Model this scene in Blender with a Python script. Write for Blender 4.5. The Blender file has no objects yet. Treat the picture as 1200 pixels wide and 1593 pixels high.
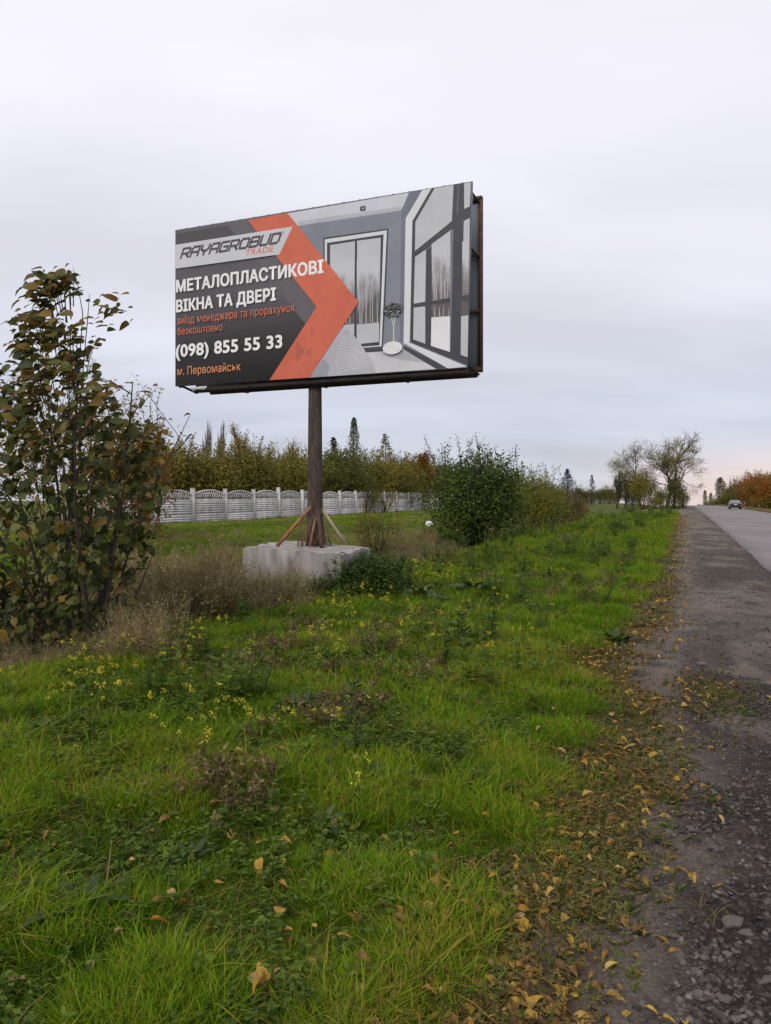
import bpy, math, random
import numpy as np
from mathutils import Vector, Matrix

PI = math.pi
SC = bpy.context.scene
COL = SC.collection

# ------------------------------------------------------------------ camera
EYE = 1.55
cam_d = bpy.data.cameras.new('camera')
cam = bpy.data.objects.new('camera', cam_d)
COL.objects.link(cam)
cam.location = (0, 0, EYE)
cam.rotation_euler = (PI / 2, 0, 0)
cam_d.sensor_fit = 'VERTICAL'
cam_d.sensor_height = 36.0
cam_d.lens = 1150.0 / 1593.0 * 36.0
cam_d.shift_y = -26.5 / 1593.0
cam_d.clip_start = 0.05
cam_d.clip_end = 6000
SC.camera = cam

# ------------------------------------------------------------------ sky
SUN_EL, SUN_AZ = math.radians(38), math.radians(205)      # azimuth clockwise from +Y
world = bpy.data.worlds.new('World')
SC.world = world
world.use_nodes = True
wt = world.node_tree
wt.nodes.clear()


def wn(t, **kw):
    n = wt.nodes.new(t)
    for k, v in kw.items():
        setattr(n, k, v)
    return n


def wl(a, b):
    wt.links.new(a, b)


w_out = wn('ShaderNodeOutputWorld')
w_bg = wn('ShaderNodeBackground')
w_bg.inputs['Strength'].default_value = 1.0
w_sky = wn('ShaderNodeTexSky', sky_type='NISHITA', sun_disc=False)
w_sky.sun_elevation = SUN_EL
w_sky.sun_rotation = SUN_AZ
w_skys = wn('ShaderNodeVectorMath', operation='SCALE')
w_skys.inputs['Scale'].default_value = 0.08
wl(w_sky.outputs['Color'], w_skys.inputs[0])
w_tc = wn('ShaderNodeTexCoord')
w_sep = wn('ShaderNodeSeparateXYZ')
wl(w_tc.outputs['Generated'], w_sep.inputs[0])
# cloud layer brightness by elevation
w_ramp = wn('ShaderNodeValToRGB')
cr = w_ramp.color_ramp
stops = [(0.0, (0.52, 0.545, 0.625)), (0.10, (0.535, 0.56, 0.65)), (0.20, (0.64, 0.65, 0.73)),
         (0.32, (0.735, 0.735, 0.81)), (0.50, (0.80, 0.78, 0.85)), (1.0, (0.83, 0.81, 0.85))]
cr.elements[0].position, cr.elements[0].color = stops[0][0], (*stops[0][1], 1)
cr.elements[1].position, cr.elements[1].color = stops[-1][0], (*stops[-1][1], 1)
for p_, c_ in stops[1:-1]:
    e_ = cr.elements.new(p_)
    e_.color = (*c_, 1)
wl(w_sep.outputs['Z'], w_ramp.inputs['Fac'])
# soft cloud banks on a plane overhead
w_add = wn('ShaderNodeMath', operation='ADD')
w_add.inputs[1].default_value = 0.22
wl(w_sep.outputs['Z'], w_add.inputs[0])
w_max = wn('ShaderNodeMath', operation='MAXIMUM')
w_max.inputs[1].default_value = 0.08
wl(w_add.outputs[0], w_max.inputs[0])
w_div = wn('ShaderNodeVectorMath', operation='DIVIDE')
w_cmb = wn('ShaderNodeCombineXYZ')
for i_ in range(3):
    wl(w_max.outputs[0], w_cmb.inputs[i_])
wl(w_tc.outputs['Generated'], w_div.inputs[0])
wl(w_cmb.outputs[0], w_div.inputs[1])
w_map = wn('ShaderNodeMapping')
w_map.inputs['Rotation'].default_value = (0, 0, math.radians(-35))
w_map.inputs['Scale'].default_value = (0.55, 1.25, 0.6)
w_map.inputs['Location'].default_value = (3.1, 1.7, 0.4)
wl(w_div.outputs[0], w_map.inputs['Vector'])
w_noise = wn('ShaderNodeTexNoise')
w_noise.inputs['Scale'].default_value = 1.5
w_noise.inputs['Detail'].default_value = 4
w_noise.inputs['Roughness'].default_value = 0.42
w_noise.inputs['Distortion'].default_value = 0.25
wl(w_map.outputs[0], w_noise.inputs['Vector'])
w_mr = wn('ShaderNodeMapRange')
w_mr.inputs['From Min'].default_value = 0.30
w_mr.inputs['From Max'].default_value = 0.70
w_mr.inputs['To Min'].default_value = 0.88
w_mr.inputs['To Max'].default_value = 1.13
wl(w_noise.outputs['Fac'], w_mr.inputs['Value'])
w_mul = wn('ShaderNodeVectorMath', operation='SCALE')
wl(w_ramp.outputs['Color'], w_mul.inputs[0])
wl(w_mr.outputs[0], w_mul.inputs['Scale'])
# pale pink band low in the direction of the road
w_dot = wn('ShaderNodeVectorMath', operation='DOT_PRODUCT')
az_ = math.radians(40)
w_dot.inputs[1].default_value = (math.sin(az_), math.cos(az_), 0)
wl(w_tc.outputs['Generated'], w_dot.inputs[0])
w_da = wn('ShaderNodeMapRange', interpolation_type='SMOOTHSTEP')
w_da.inputs['From Min'].default_value = 0.88
w_da.inputs['From Max'].default_value = 1.0
wl(w_dot.outputs['Value'], w_da.inputs['Value'])
w_el = wn('ShaderNodeMapRange', interpolation_type='SMOOTHSTEP')
w_el.inputs['From Min'].default_value = 0.085
w_el.inputs['From Max'].default_value = 0.0
wl(w_sep.outputs['Z'], w_el.inputs['Value'])
w_gm = wn('ShaderNodeMath', operation='MULTIPLY')
wl(w_da.outputs[0], w_gm.inputs[0])
wl(w_el.outputs[0], w_gm.inputs[1])
w_pink = wn('ShaderNodeMix', data_type='RGBA')
w_pink.inputs['B'].default_value = (0.80, 0.63, 0.56, 1)
wl(w_gm.outputs[0], w_pink.inputs['Factor'])
wl(w_mul.outputs[0], w_pink.inputs['A'])
w_mix = wn('ShaderNodeMix', data_type='RGBA')
w_mix.inputs['Factor'].default_value = 0.94
wl(w_skys.outputs[0], w_mix.inputs['A'])
wl(w_pink.outputs['Result'], w_mix.inputs['B'])
wl(w_mix.outputs['Result'], w_bg.inputs['Color'])
wl(w_bg.outputs[0], w_out.inputs['Surface'])

# ------------------------------------------------------------------ sun behind the cloud
sun_d = bpy.data.lights.new('sun', 'SUN')
sun_d.energy = 1.5
sun_d.angle = math.radians(35)
sun_d.color = (1.0, 0.92, 0.82)
sun = bpy.data.objects.new('sun', sun_d)
COL.objects.link(sun)
sd_ = Vector((math.sin(SUN_AZ) * math.cos(SUN_EL), math.cos(SUN_AZ) * math.cos(SUN_EL), math.sin(SUN_EL)))
sun.rotation_euler = sd_.to_track_quat('Z', 'Y').to_euler()
sun.location = sd_ * 60

SC.view_settings.view_transform = 'Standard'
SC.view_settings.look = 'None'
SC.view_settings.exposure = 0.25
SC.view_settings.gamma = 1.0
SC.view_settings.use_curve_mapping = False
SC.render.engine = 'CYCLES'
SC.cycles.max_bounces = 4
SC.cycles.diffuse_bounces = 2
SC.cycles.transmission_bounces = 4
SC.cycles.transparent_max_bounces = 6

# ================================================================== helpers
ROAD_TH = math.atan(0.4056)
ST, CT = math.sin(ROAD_TH), math.cos(ROAD_TH)


def sl_to_xy(s, L):
    return s * ST + L * CT, s * CT - L * ST


def xy_to_sl(x, y):
    return x * ST + y * CT, x * CT - y * ST


def smooth(x, a, b):
    t = np.clip((x - a) / (b - a), 0, 1)
    return t * t * (3 - 2 * t)


def vnoise(x, y, seed=0):
    """value noise, 0..1, vectorised"""
    x = np.asarray(x, float)
    y = np.asarray(y, float)
    xi, yi = np.floor(x).astype(np.int64), np.floor(y).astype(np.int64)
    xf, yf = x - xi, y - yi

    def hsh(a, b):
        n = (a * 374761393 + b * 668265263 + seed * 1274126177) & 0x7fffffff
        n = ((n ^ (n >> 13)) * 1274126177) & 0x7fffffff
        return ((n ^ (n >> 16)) & 0xffff) / 65535.0
    u, v = xf * xf * (3 - 2 * xf), yf * yf * (3 - 2 * yf)
    a, b = hsh(xi, yi), hsh(xi + 1, yi)
    c, d = hsh(xi, yi + 1), hsh(xi + 1, yi + 1)
    return (a * (1 - u) + b * u) * (1 - v) + (c * (1 - u) + d * u) * v


def fbm(x, y, seed=0, octv=4):
    t, a, tot = 0, 0.5, 0
    for k in range(octv):
        t = t + a * vnoise(x * 2 ** k, y * 2 ** k, seed + k * 17)
        tot += a
        a *= 0.5
    return t / tot


PS = [-80, 0, 30, 60, 105, 150, 200, 230, 260, 320, 450, 700, 1200, 2500]
PZ = [0.1, 0, -0.03, -0.12, -0.42, -0.72, -1.12, -1.5, -2.2, -4.6, -11, -26, -55, -120]
EDGE_Y = [0.5, 2.17, 2.55, 2.83, 3.18, 3.79, 4.1, 4.95, 5.75, 6.6, 8.1, 9.9, 13.7, 22, 60, 400]
EDGE_L = [-.30, -.31, -.34, -.24, -.15, -.28, -.08, -.12, -.17, -.50, -.38, -.22, -.15, -.22, -.35, -.4]


def prof(s):
    return np.interp(s, PS, PZ)


def edge_l(s):
    return np.interp(s, EDGE_Y, EDGE_L)


def gz(x, y):
    """height of the ground"""
    x = np.asarray(x, float)
    y = np.asarray(y, float)
    s, L = xy_to_sl(x, y)
    z = prof(s)
    verge = smooth(L, -0.4, -2.0) if False else np.clip((-0.4 - L) / 2.0, 0, 1)
    z = z + 0.05 * verge * (1 - smooth(-L, 4.2, 6.0))
    z = z + verge * 0.07 * (fbm(x * 0.55, y * 0.55, 5, 3) - 0.5)
    z = z - 0.38 * np.exp(-((L + 6.9) / 1.15) ** 2)
    z = z + 0.52 * smooth(-L, 8.0, 15.5)
    z = z - 0.06 * smooth(L, -0.9, -0.4) * (1 - smooth(L, 8.0, 9.0))
    z = z - 0.25 * smooth(L, 8.2, 10.0)
    return z


def hgt(x, y):
    return float(gz(np.array([x]), np.array([y]))[0])


def on_ground(px, row):
    """world point of the ground seen at a picture position of the 1200 x 1593 photograph"""
    u, v = (px - 600) / 1150.0, (770 - row) / 1150.0
    ys = np.concatenate([np.linspace(1.2, 30, 1200), np.linspace(30, 260, 2400)])
    d = EYE + v * ys - gz(u * ys, ys)
    i = np.argmax(d < 0)
    y = ys[i]
    return u * y, y, hgt(u * y, y)


class MB:
    """collects vertices and polygons for ONE mesh object"""

    def __init__(self):
        self.V, self.F, self.T, self.M, self.n = [], [], [], [], 0

    def add(self, V, F, tint=0.5, mi=0):
        V = np.asarray(V, float).reshape(-1, 3)
        self.V.append(V)
        t = np.full(len(V), tint, float) if np.isscalar(tint) else np.asarray(tint, float)
        self.T.append(t)
        if isinstance(F, np.ndarray):
            self.F.append(F.astype(np.int64) + self.n)
            self.M.append(np.full(len(F), mi))
        else:
            by = {}
            for f in F:
                by.setdefault(len(f), []).append(f)
            for k, fs in by.items():
                self.F.append(np.array(fs, np.int64) + self.n)
                self.M.append(np.full(len(fs), mi))
        self.n += len(V)
        return self

    def box(self, c, size, rot=None, tint=0.5, mi=0):
        sx, sy, sz = [q / 2 for q in size]
        V = np.array([[x, y, z] for z in (-sz, sz) for y in (-sy, sy) for x in (-sx, sx)])
        if rot is not None:
            V = V @ np.array(rot.to_3x3() if isinstance(rot, Matrix) else rot).T
        V = V + np.array(c)
        F = np.array([[0, 2, 3, 1], [4, 5, 7, 6], [0, 1, 5, 4], [2, 6, 7, 3], [0, 4, 6, 2], [1, 3, 7, 5]])
        return self.add(V, F, tint, mi)

    def prism(self, poly, z0, z1, fr=None, mi=0):
        """2-D outline (counter-clockwise) with thickness; fr = (origin, ex, ey, ez)"""
        n = len(poly)
        V = np.array([[x, y, z0] for x, y in poly] + [[x, y, z1] for x, y in poly], float)
        F = [list(range(n))[::-1], list(range(n, 2 * n))] + [[i, (i + 1) % n, n + (i + 1) % n, n + i] for i in range(n)]
        if fr:
            o, ex, ey, ez = [np.array(q, float) for q in fr]
            V = o + V[:, :1] * ex + V[:, 1:2] * ey + V[:, 2:] * ez
        return self.add(V, F, 0.5, mi)

    def tube(self, pts, rad, n=6, tint=0.5, cap=True, mi=0):
        pts = np.asarray(pts, float)
        m = len(pts)
        rad = np.full(m, rad, float) if np.isscalar(rad) else np.asarray(rad, float)
        t = np.gradient(pts, axis=0)
        t /= np.linalg.norm(t, axis=1)[:, None] + 1e-9
        ref = np.array([0, 0, 1.0]) if abs(t[0][2]) < 0.9 else np.array([1.0, 0, 0])
        a = np.cross(t, ref)
        a /= np.linalg.norm(a, axis=1)[:, None] + 1e-9
        b = np.cross(t, a)
        th = np.arange(n) * 2 * PI / n
        V = (pts[:, None, :] + rad[:, None, None] * (a[:, None, :] * np.cos(th)[None, :, None] + b[:, None, :] * np.sin(th)[None, :, None])).reshape(-1, 3)
        i, j = np.meshgrid(np.arange(m - 1), np.arange(n), indexing='ij')
        i, j = i.ravel(), j.ravel()
        j2 = (j + 1) % n
        F = np.stack([i * n + j, i * n + j2, (i + 1) * n + j2, (i + 1) * n + j], 1)
        base = self.n
        self.add(V, F, tint, mi)
        if cap:
            for k, rev in ((0, False), (m - 1, True)):
                f = base + k * n + np.arange(n)
                self.F.append((f[::-1] if rev else f)[None, :][:, ::-1])
                self.M.append(np.array([mi]))
        return self

    def leaves(self, P, D, N, ln, wd, fold=0.12, tint=0.5, mi=0):
        """many leaf-shaped quads"""
        P = np.asarray(P, float)
        k = len(P)
        if k == 0:
            return self
        D = D / (np.linalg.norm(D, axis=1)[:, None] + 1e-9)
        S = np.cross(D, N)
        S /= np.linalg.norm(S, axis=1)[:, None] + 1e-9
        N = np.cross(S, D)
        ln = np.broadcast_to(ln, (k,))[:, None]
        wd = np.broadcast_to(wd, (k,))[:, None]
        mid = P + D * ln * 0.45 + N * fold * wd
        V = np.stack([P, mid + S * wd / 2, P + D * ln, mid - S * wd / 2], 1).reshape(-1, 3)
        F = np.arange(k * 4).reshape(k, 4)
        t = np.repeat(np.broadcast_to(tint, (k,)), 4)
        return self.add(V, F, t, mi)

    def mesh(self, name, mats, extra=None):
        me = bpy.data.meshes.new(name)
        V = np.concatenate(self.V) if self.V else np.zeros((0, 3))
        me.vertices.add(len(V))
        me.vertices.foreach_set('co', V.astype(np.float32).ravel())
        if self.F:
            sizes = np.concatenate([np.full(len(f), f.shape[1]) for f in self.F])
            loops = np.concatenate([f.ravel() for f in self.F])
            me.loops.add(len(loops))
            me.loops.foreach_set('vertex_index', loops.astype(np.int32))
            me.polygons.add(len(sizes))
            st = np.concatenate([[0], np.cumsum(sizes)[:-1]])
            me.polygons.foreach_set('loop_start', st.astype(np.int32))
            me.polygons.foreach_set('material_index', np.concatenate(self.M).astype(np.int32))
        a = me.attributes.new('tint', 'FLOAT', 'POINT')
        a.data.foreach_set('value', np.concatenate(self.T).astype(np.float32) if self.T else np.zeros(0, np.float32))
        if not isinstance(mats, (list, tuple)):
            mats = [mats]
        for m in mats:
            me.materials.append(m)
        me.update(calc_edges=True)
        me.validate()
        return me

    def build(self, name, mats, parent=None, loc=None, smoothed=False):
        me = self.mesh(name, mats)
        if smoothed:
            me.polygons.foreach_set('use_smooth', np.ones(len(me.polygons), bool))
        return link(name, me, parent, loc)


def link(name, data, parent=None, loc=None):
    o = bpy.data.objects.new(name, data)
    COL.objects.link(o)
    if parent:
        o.parent = parent
    if loc is not None:
        o.location = loc
    return o


def tag(o, label=None, cat=None, group=None, kind=None):
    for k, v in (('label', label), ('category', cat), ('group', group), ('kind', kind)):
        if v:
            o[k] = v
    return o


def empty(name, loc, label=None, cat=None, group=None, rz=0.0):
    o = bpy.data.objects.new(name, None)
    o.empty_display_size = 0.2
    COL.objects.link(o)
    o.location = loc
    o.rotation_euler = (0, 0, rz)
    return tag(o, label, cat, group)


def copy_tree(o, parent=None):
    c = o.copy()
    COL.objects.link(c)
    if parent:
        c.parent = parent
    for ch in o.children:
        copy_tree(ch, c)
    return c


# ------------------------------------------------------------------ materials
def nmat(name):
    m = bpy.data.materials.new(name)
    m.use_nodes = True
    nt = m.node_tree
    b = nt.nodes['Principled BSDF']
    return m, nt, b


def surf(name, c1, c2=None, scale=6.0, rough=0.85, metal=0.0, bump=0.0, bscale=None, detail=6.0, spec=0.3, contrast=(0.35, 0.65), c3=None, scale3=30, amt3=0.5, stretch=None, vary=0.0):
    m, nt, b = nmat(name)
    b.inputs['Roughness'].default_value = rough
    b.inputs['Metallic'].default_value = metal
    b.inputs['Specular IOR Level'].default_value = spec
    c2 = c2 or tuple(q * 0.8 for q in c1)
    tc = nt.nodes.new('ShaderNodeTexCoord')
    src = tc.outputs['Object']
    if stretch:
        mp = nt.nodes.new('ShaderNodeMapping')
        mp.inputs['Scale'].default_value = stretch
        nt.links.new(src, mp.inputs['Vector'])
        src = mp.outputs[0]
    nz = nt.nodes.new('ShaderNodeTexNoise')
    nz.inputs['Scale'].default_value = scale
    nz.inputs['Detail'].default_value = detail
    nt.links.new(src, nz.inputs['Vector'])
    rp = nt.nodes.new('ShaderNodeValToRGB')
    rp.color_ramp.elements[0].position, rp.color_ramp.elements[1].position = contrast
    rp.color_ramp.elements[0].color = (*c1, 1)
    rp.color_ramp.elements[1].color = (*c2, 1)
    nt.links.new(nz.outputs['Fac'], rp.inputs['Fac'])
    col = rp.outputs['Color']
    if c3:
        n3 = nt.nodes.new('ShaderNodeTexNoise')
        n3.inputs['Scale'].default_value = scale3
        n3.inputs['Detail'].default_value = 5
        nt.links.new(src, n3.inputs['Vector'])
        r3 = nt.nodes.new('ShaderNodeMapRange')
        r3.inputs['From Min'].default_value = 0.5
        r3.inputs['From Max'].default_value = 0.68
        r3.inputs['To Max'].default_value = amt3
        nt.links.new(n3.outputs['Fac'], r3.inputs['Value'])
        mx = nt.nodes.new('ShaderNodeMix')
        mx.data_type = 'RGBA'
        mx.inputs['B'].default_value = (*c3, 1)
        nt.links.new(r3.outputs[0], mx.inputs['Factor'])
        nt.links.new(col, mx.inputs['A'])
        col = mx.outputs['Result']
    nt.links.new(col, b.inputs['Base Color'])
    if bump:
        bn = nt.nodes.new('ShaderNodeTexNoise')
        bn.inputs['Scale'].default_value = bscale or scale * 3
        bn.inputs['Detail'].default_value = 6
        nt.links.new(src, bn.inputs['Vector'])
        bp = nt.nodes.new('ShaderNodeBump')
        bp.inputs['Strength'].default_value = bump
        bp.inputs['Distance'].default_value = 0.02
        nt.links.new(bn.outputs['Fac'], bp.inputs['Height'])
        nt.links.new(bp.outputs[0], b.inputs['Normal'])
    if vary:
        oi = nt.nodes.new('ShaderNodeObjectInfo')
        mr = nt.nodes.new('ShaderNodeMapRange')
        mr.inputs['To Min'].default_value = 1 - vary
        mr.inputs['To Max'].default_value = 1.06
        nt.links.new(oi.outputs['Random'], mr.inputs['Value'])
        vm = nt.nodes.new('ShaderNodeVectorMath')
        vm.operation = 'SCALE'
        nt.links.new(col, vm.inputs[0])
        nt.links.new(mr.outputs[0], vm.inputs['Scale'])
        nt.links.new(vm.outputs[0], b.inputs['Base Color'])
    return m


def foliage(name, cols, transl=0.3, instanced=False, clump=0.0, cscale=1.2, rough=0.75, spec=0.2):
    """leaf material: colour picked by each leaf's own tint, light passes through"""
    m, nt, b = nmat(name)
    at = nt.nodes.new('ShaderNodeAttribute')
    at.attribute_name = 'tint'
    fac = at.outputs['Fac']
    if instanced:
        a2 = nt.nodes.new('ShaderNodeAttribute')
        a2.attribute_type = 'INSTANCER'
        a2.attribute_name = 'hue'
        ad = nt.nodes.new('ShaderNodeMath')
        ad.operation = 'ADD'
        sb = nt.nodes.new('ShaderNodeMath')
        sb.operation = 'SUBTRACT'
        sb.inputs[1].default_value = 0.5
        nt.links.new(a2.outputs['Fac'], sb.inputs[0])
        nt.links.new(sb.outputs[0], ad.inputs[0])
        nt.links.new(fac, ad.inputs[1])
        fac = ad.outputs[0]
    if clump:
        tc = nt.nodes.new('ShaderNodeTexCoord')
        nz = nt.nodes.new('ShaderNodeTexNoise')
        nz.inputs['Scale'].default_value = cscale
        nz.inputs['Detail'].default_value = 2
        nt.links.new(tc.outputs['Object'], nz.inputs['Vector'])
        mm = nt.nodes.new('ShaderNodeMath')
        mm.operation = 'MULTIPLY_ADD'
        mm.inputs[1].default_value = clump
        mm.inputs[2].default_value = -clump * 0.5
        nt.links.new(nz.outputs['Fac'], mm.inputs[0])
        a3 = nt.nodes.new('ShaderNodeMath')
        a3.operation = 'ADD'
        nt.links.new(fac, a3.inputs[0])
        nt.links.new(mm.outputs[0], a3.inputs[1])
        fac = a3.outputs[0]
    rp = nt.nodes.new('ShaderNodeValToRGB')
    el = rp.color_ramp.elements
    k = len(cols)
    el[0].position, el[0].color = 0.0, (*cols[0], 1)
    el[1].position, el[1].color = 1.0, (*cols[-1], 1)
    for i in range(1, k - 1):
        e = el.new(i / (k - 1))
        e.color = (*cols[i], 1)
    nt.links.new(fac, rp.inputs['Fac'])
    b.inputs['Roughness'].default_value = rough
    b.inputs['Specular IOR Level'].default_value = spec
    nt.links.new(rp.outputs['Color'], b.inputs['Base Color'])
    tr = nt.nodes.new('ShaderNodeBsdfTranslucent')
    nt.links.new(rp.outputs['Color'], tr.inputs['Color'])
    mx = nt.nodes.new('ShaderNodeMixShader')
    mx.inputs['Fac'].default_value = transl
    nt.links.new(b.outputs[0], mx.inputs[1])
    nt.links.new(tr.outputs[0], mx.inputs[2])
    nt.links.new(mx.outputs[0], nt.nodes['Material Output'].inputs['Surface'])
    return m


M = {}
M['bark'] = surf('bark', (0.055, 0.045, 0.035), (0.10, 0.085, 0.065), 14, 0.95, bump=0.6)
M['bark_dark'] = surf('bark_dark', (0.028, 0.023, 0.018), (0.055, 0.045, 0.034), 18, 0.95, bump=0.5)
M['bark_pale'] = surf('bark_pale', (0.14, 0.125, 0.105), (0.22, 0.20, 0.17), 10, 0.95, bump=0.4)
M['concrete'] = surf('concrete', (0.22, 0.21, 0.19), (0.37, 0.345, 0.325), 2.6, 0.95, bump=1.0, bscale=12, c3=(0.11, 0.10, 0.085), scale3=3.5, amt3=0.85, stretch=(1.5, 1.5, 0.5))
M['fence_white'] = surf('fence_white', (0.58, 0.555, 0.55), (0.72, 0.695, 0.69), 2.5, 0.9, bump=0.35, bscale=20, c3=(0.30, 0.275, 0.255), scale3=3, amt3=0.6, vary=0.22)
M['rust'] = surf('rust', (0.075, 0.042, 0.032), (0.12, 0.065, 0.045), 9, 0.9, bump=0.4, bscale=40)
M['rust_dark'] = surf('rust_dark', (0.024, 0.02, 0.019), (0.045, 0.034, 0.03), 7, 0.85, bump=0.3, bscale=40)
M['pole'] = surf('pole_steel', (0.036, 0.029, 0.026), (0.085, 0.062, 0.05), 5, 0.9, bump=0.5, bscale=30, stretch=(3, 3, 0.7), c3=(0.11, 0.08, 0.062), scale3=9, amt3=0.55)
M['sheet'] = surf('back_sheet', (0.17, 0.20, 0.235), (0.235, 0.265, 0.30), 1.5, 0.6, bump=0.1)
M['brace_rust'] = surf('brace_rust', (0.30, 0.15, 0.075), (0.20, 0.10, 0.055), 7, 0.9, bump=0.3)
M['brace_pale'] = surf('brace_pale', (0.42, 0.36, 0.26), (0.30, 0.25, 0.17), 6, 0.9, bump=0.3)
M['brace_dark'] = surf('brace_dark', (0.10, 0.055, 0.04), (0.06, 0.035, 0.03), 9, 0.9, bump=0.3)

# ================================================================== ground
def grid_sheet(name, ss, ls, zfun, mat):
    S, L = np.meshgrid(ss, ls, indexing='ij')
    X, Y = sl_to_xy(S, L)
    Z = zfun(X, Y, S, L)
    V = np.stack([X, Y, Z], -1).reshape(-1, 3)
    a, b = len(ss), len(ls)
    i, j = np.meshgrid(np.arange(a - 1), np.arange(b - 1), indexing='ij')
    i, j = i.ravel(), j.ravel()
    F = np.stack([i * b + j, i * b + j + 1, (i + 1) * b + j + 1, (i + 1) * b + j], 1)
    mb = MB()
    mb.add(V, F)
    o = mb.build(name, mat, smoothed=True)
    return o


def geo(a, b, n0, ratio):
    out, x, d = [a], a, n0
    while x < b:
        x += d
        d *= ratio
        out.append(x)
    return np.array(out)


def soil_material():
    m, nt, b = nmat('soil')
    b.inputs['Roughness'].default_value = 1.0
    b.inputs['Specular IOR Level'].default_value = 0.1
    tc = nt.nodes.new('ShaderNodeTexCoord')

    def nz(sc, det, c1, c2, lo=0.35, hi=0.65):
        n = nt.nodes.new('ShaderNodeTexNoise')
        n.inputs['Scale'].default_value = sc
        n.inputs['Detail'].default_value = det
        nt.links.new(tc.outputs['Object'], n.inputs['Vector'])
        r = nt.nodes.new('ShaderNodeValToRGB')
        r.color_ramp.elements[0].position = lo
        r.color_ramp.elements[1].position = hi
        r.color_ramp.elements[0].color = (*c1, 1)
        r.color_ramp.elements[1].color = (*c2, 1)
        nt.links.new(n.outputs['Fac'], r.inputs['Fac'])
        return n, r
    n1, r1 = nz(9, 8, (0.035, 0.03, 0.018), (0.055, 0.062, 0.02))
    n2, r2 = nz(0.35, 5, (0.055, 0.085, 0.018), (0.10, 0.105, 0.03))
    # far from the verge the sward is seen as one green mass
    sp = nt.nodes.new('ShaderNodeSeparateXYZ')
    nt.links.new(tc.outputs['Object'], sp.inputs[0])
    mr = nt.nodes.new('ShaderNodeMapRange')
    mr.inputs['From Min'].default_value = 9
    mr.inputs['From Max'].default_value = 22
    nt.links.new(sp.outputs['Y'], mr.inputs['Value'])
    mx = nt.nodes.new('ShaderNodeMix')
    mx.data_type = 'RGBA'
    nt.links.new(mr.outputs[0], mx.inputs['Factor'])
    nt.links.new(r1.outputs[0], mx.inputs['A'])
    nt.links.new(r2.outputs[0], mx.inputs['B'])
    nt.links.new(mx.outputs['Result'], b.inputs['Base Color'])
    bp = nt.nodes.new('ShaderNodeBump')
    bp.inputs['Strength'].default_value = 0.8
    bp.inputs['Distance'].default_value = 0.03
    nt.links.new(n1.outputs['Fac'], bp.inputs['Height'])
    nt.links.new(bp.outputs[0], b.inputs['Normal'])
    return m


M['soil'] = soil_material()
ss = np.concatenate([-geo(0, 70, 1.0, 1.25)[::-1][:-1], geo(0, 2600, 0.22, 1.022)])
ls = np.concatenate([-geo(20, 1500, 1.0, 1.25)[::-1], np.arange(-19.7, -9, 0.5), np.arange(-9, 0.5, 0.2), np.arange(0.5, 12, 1.0), geo(12, 1500, 1.0, 1.25)])
ground = tag(grid_sheet('ground', ss, ls, lambda X, Y, S, L: gz(X, Y), M['soil']), kind='structure')


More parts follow.
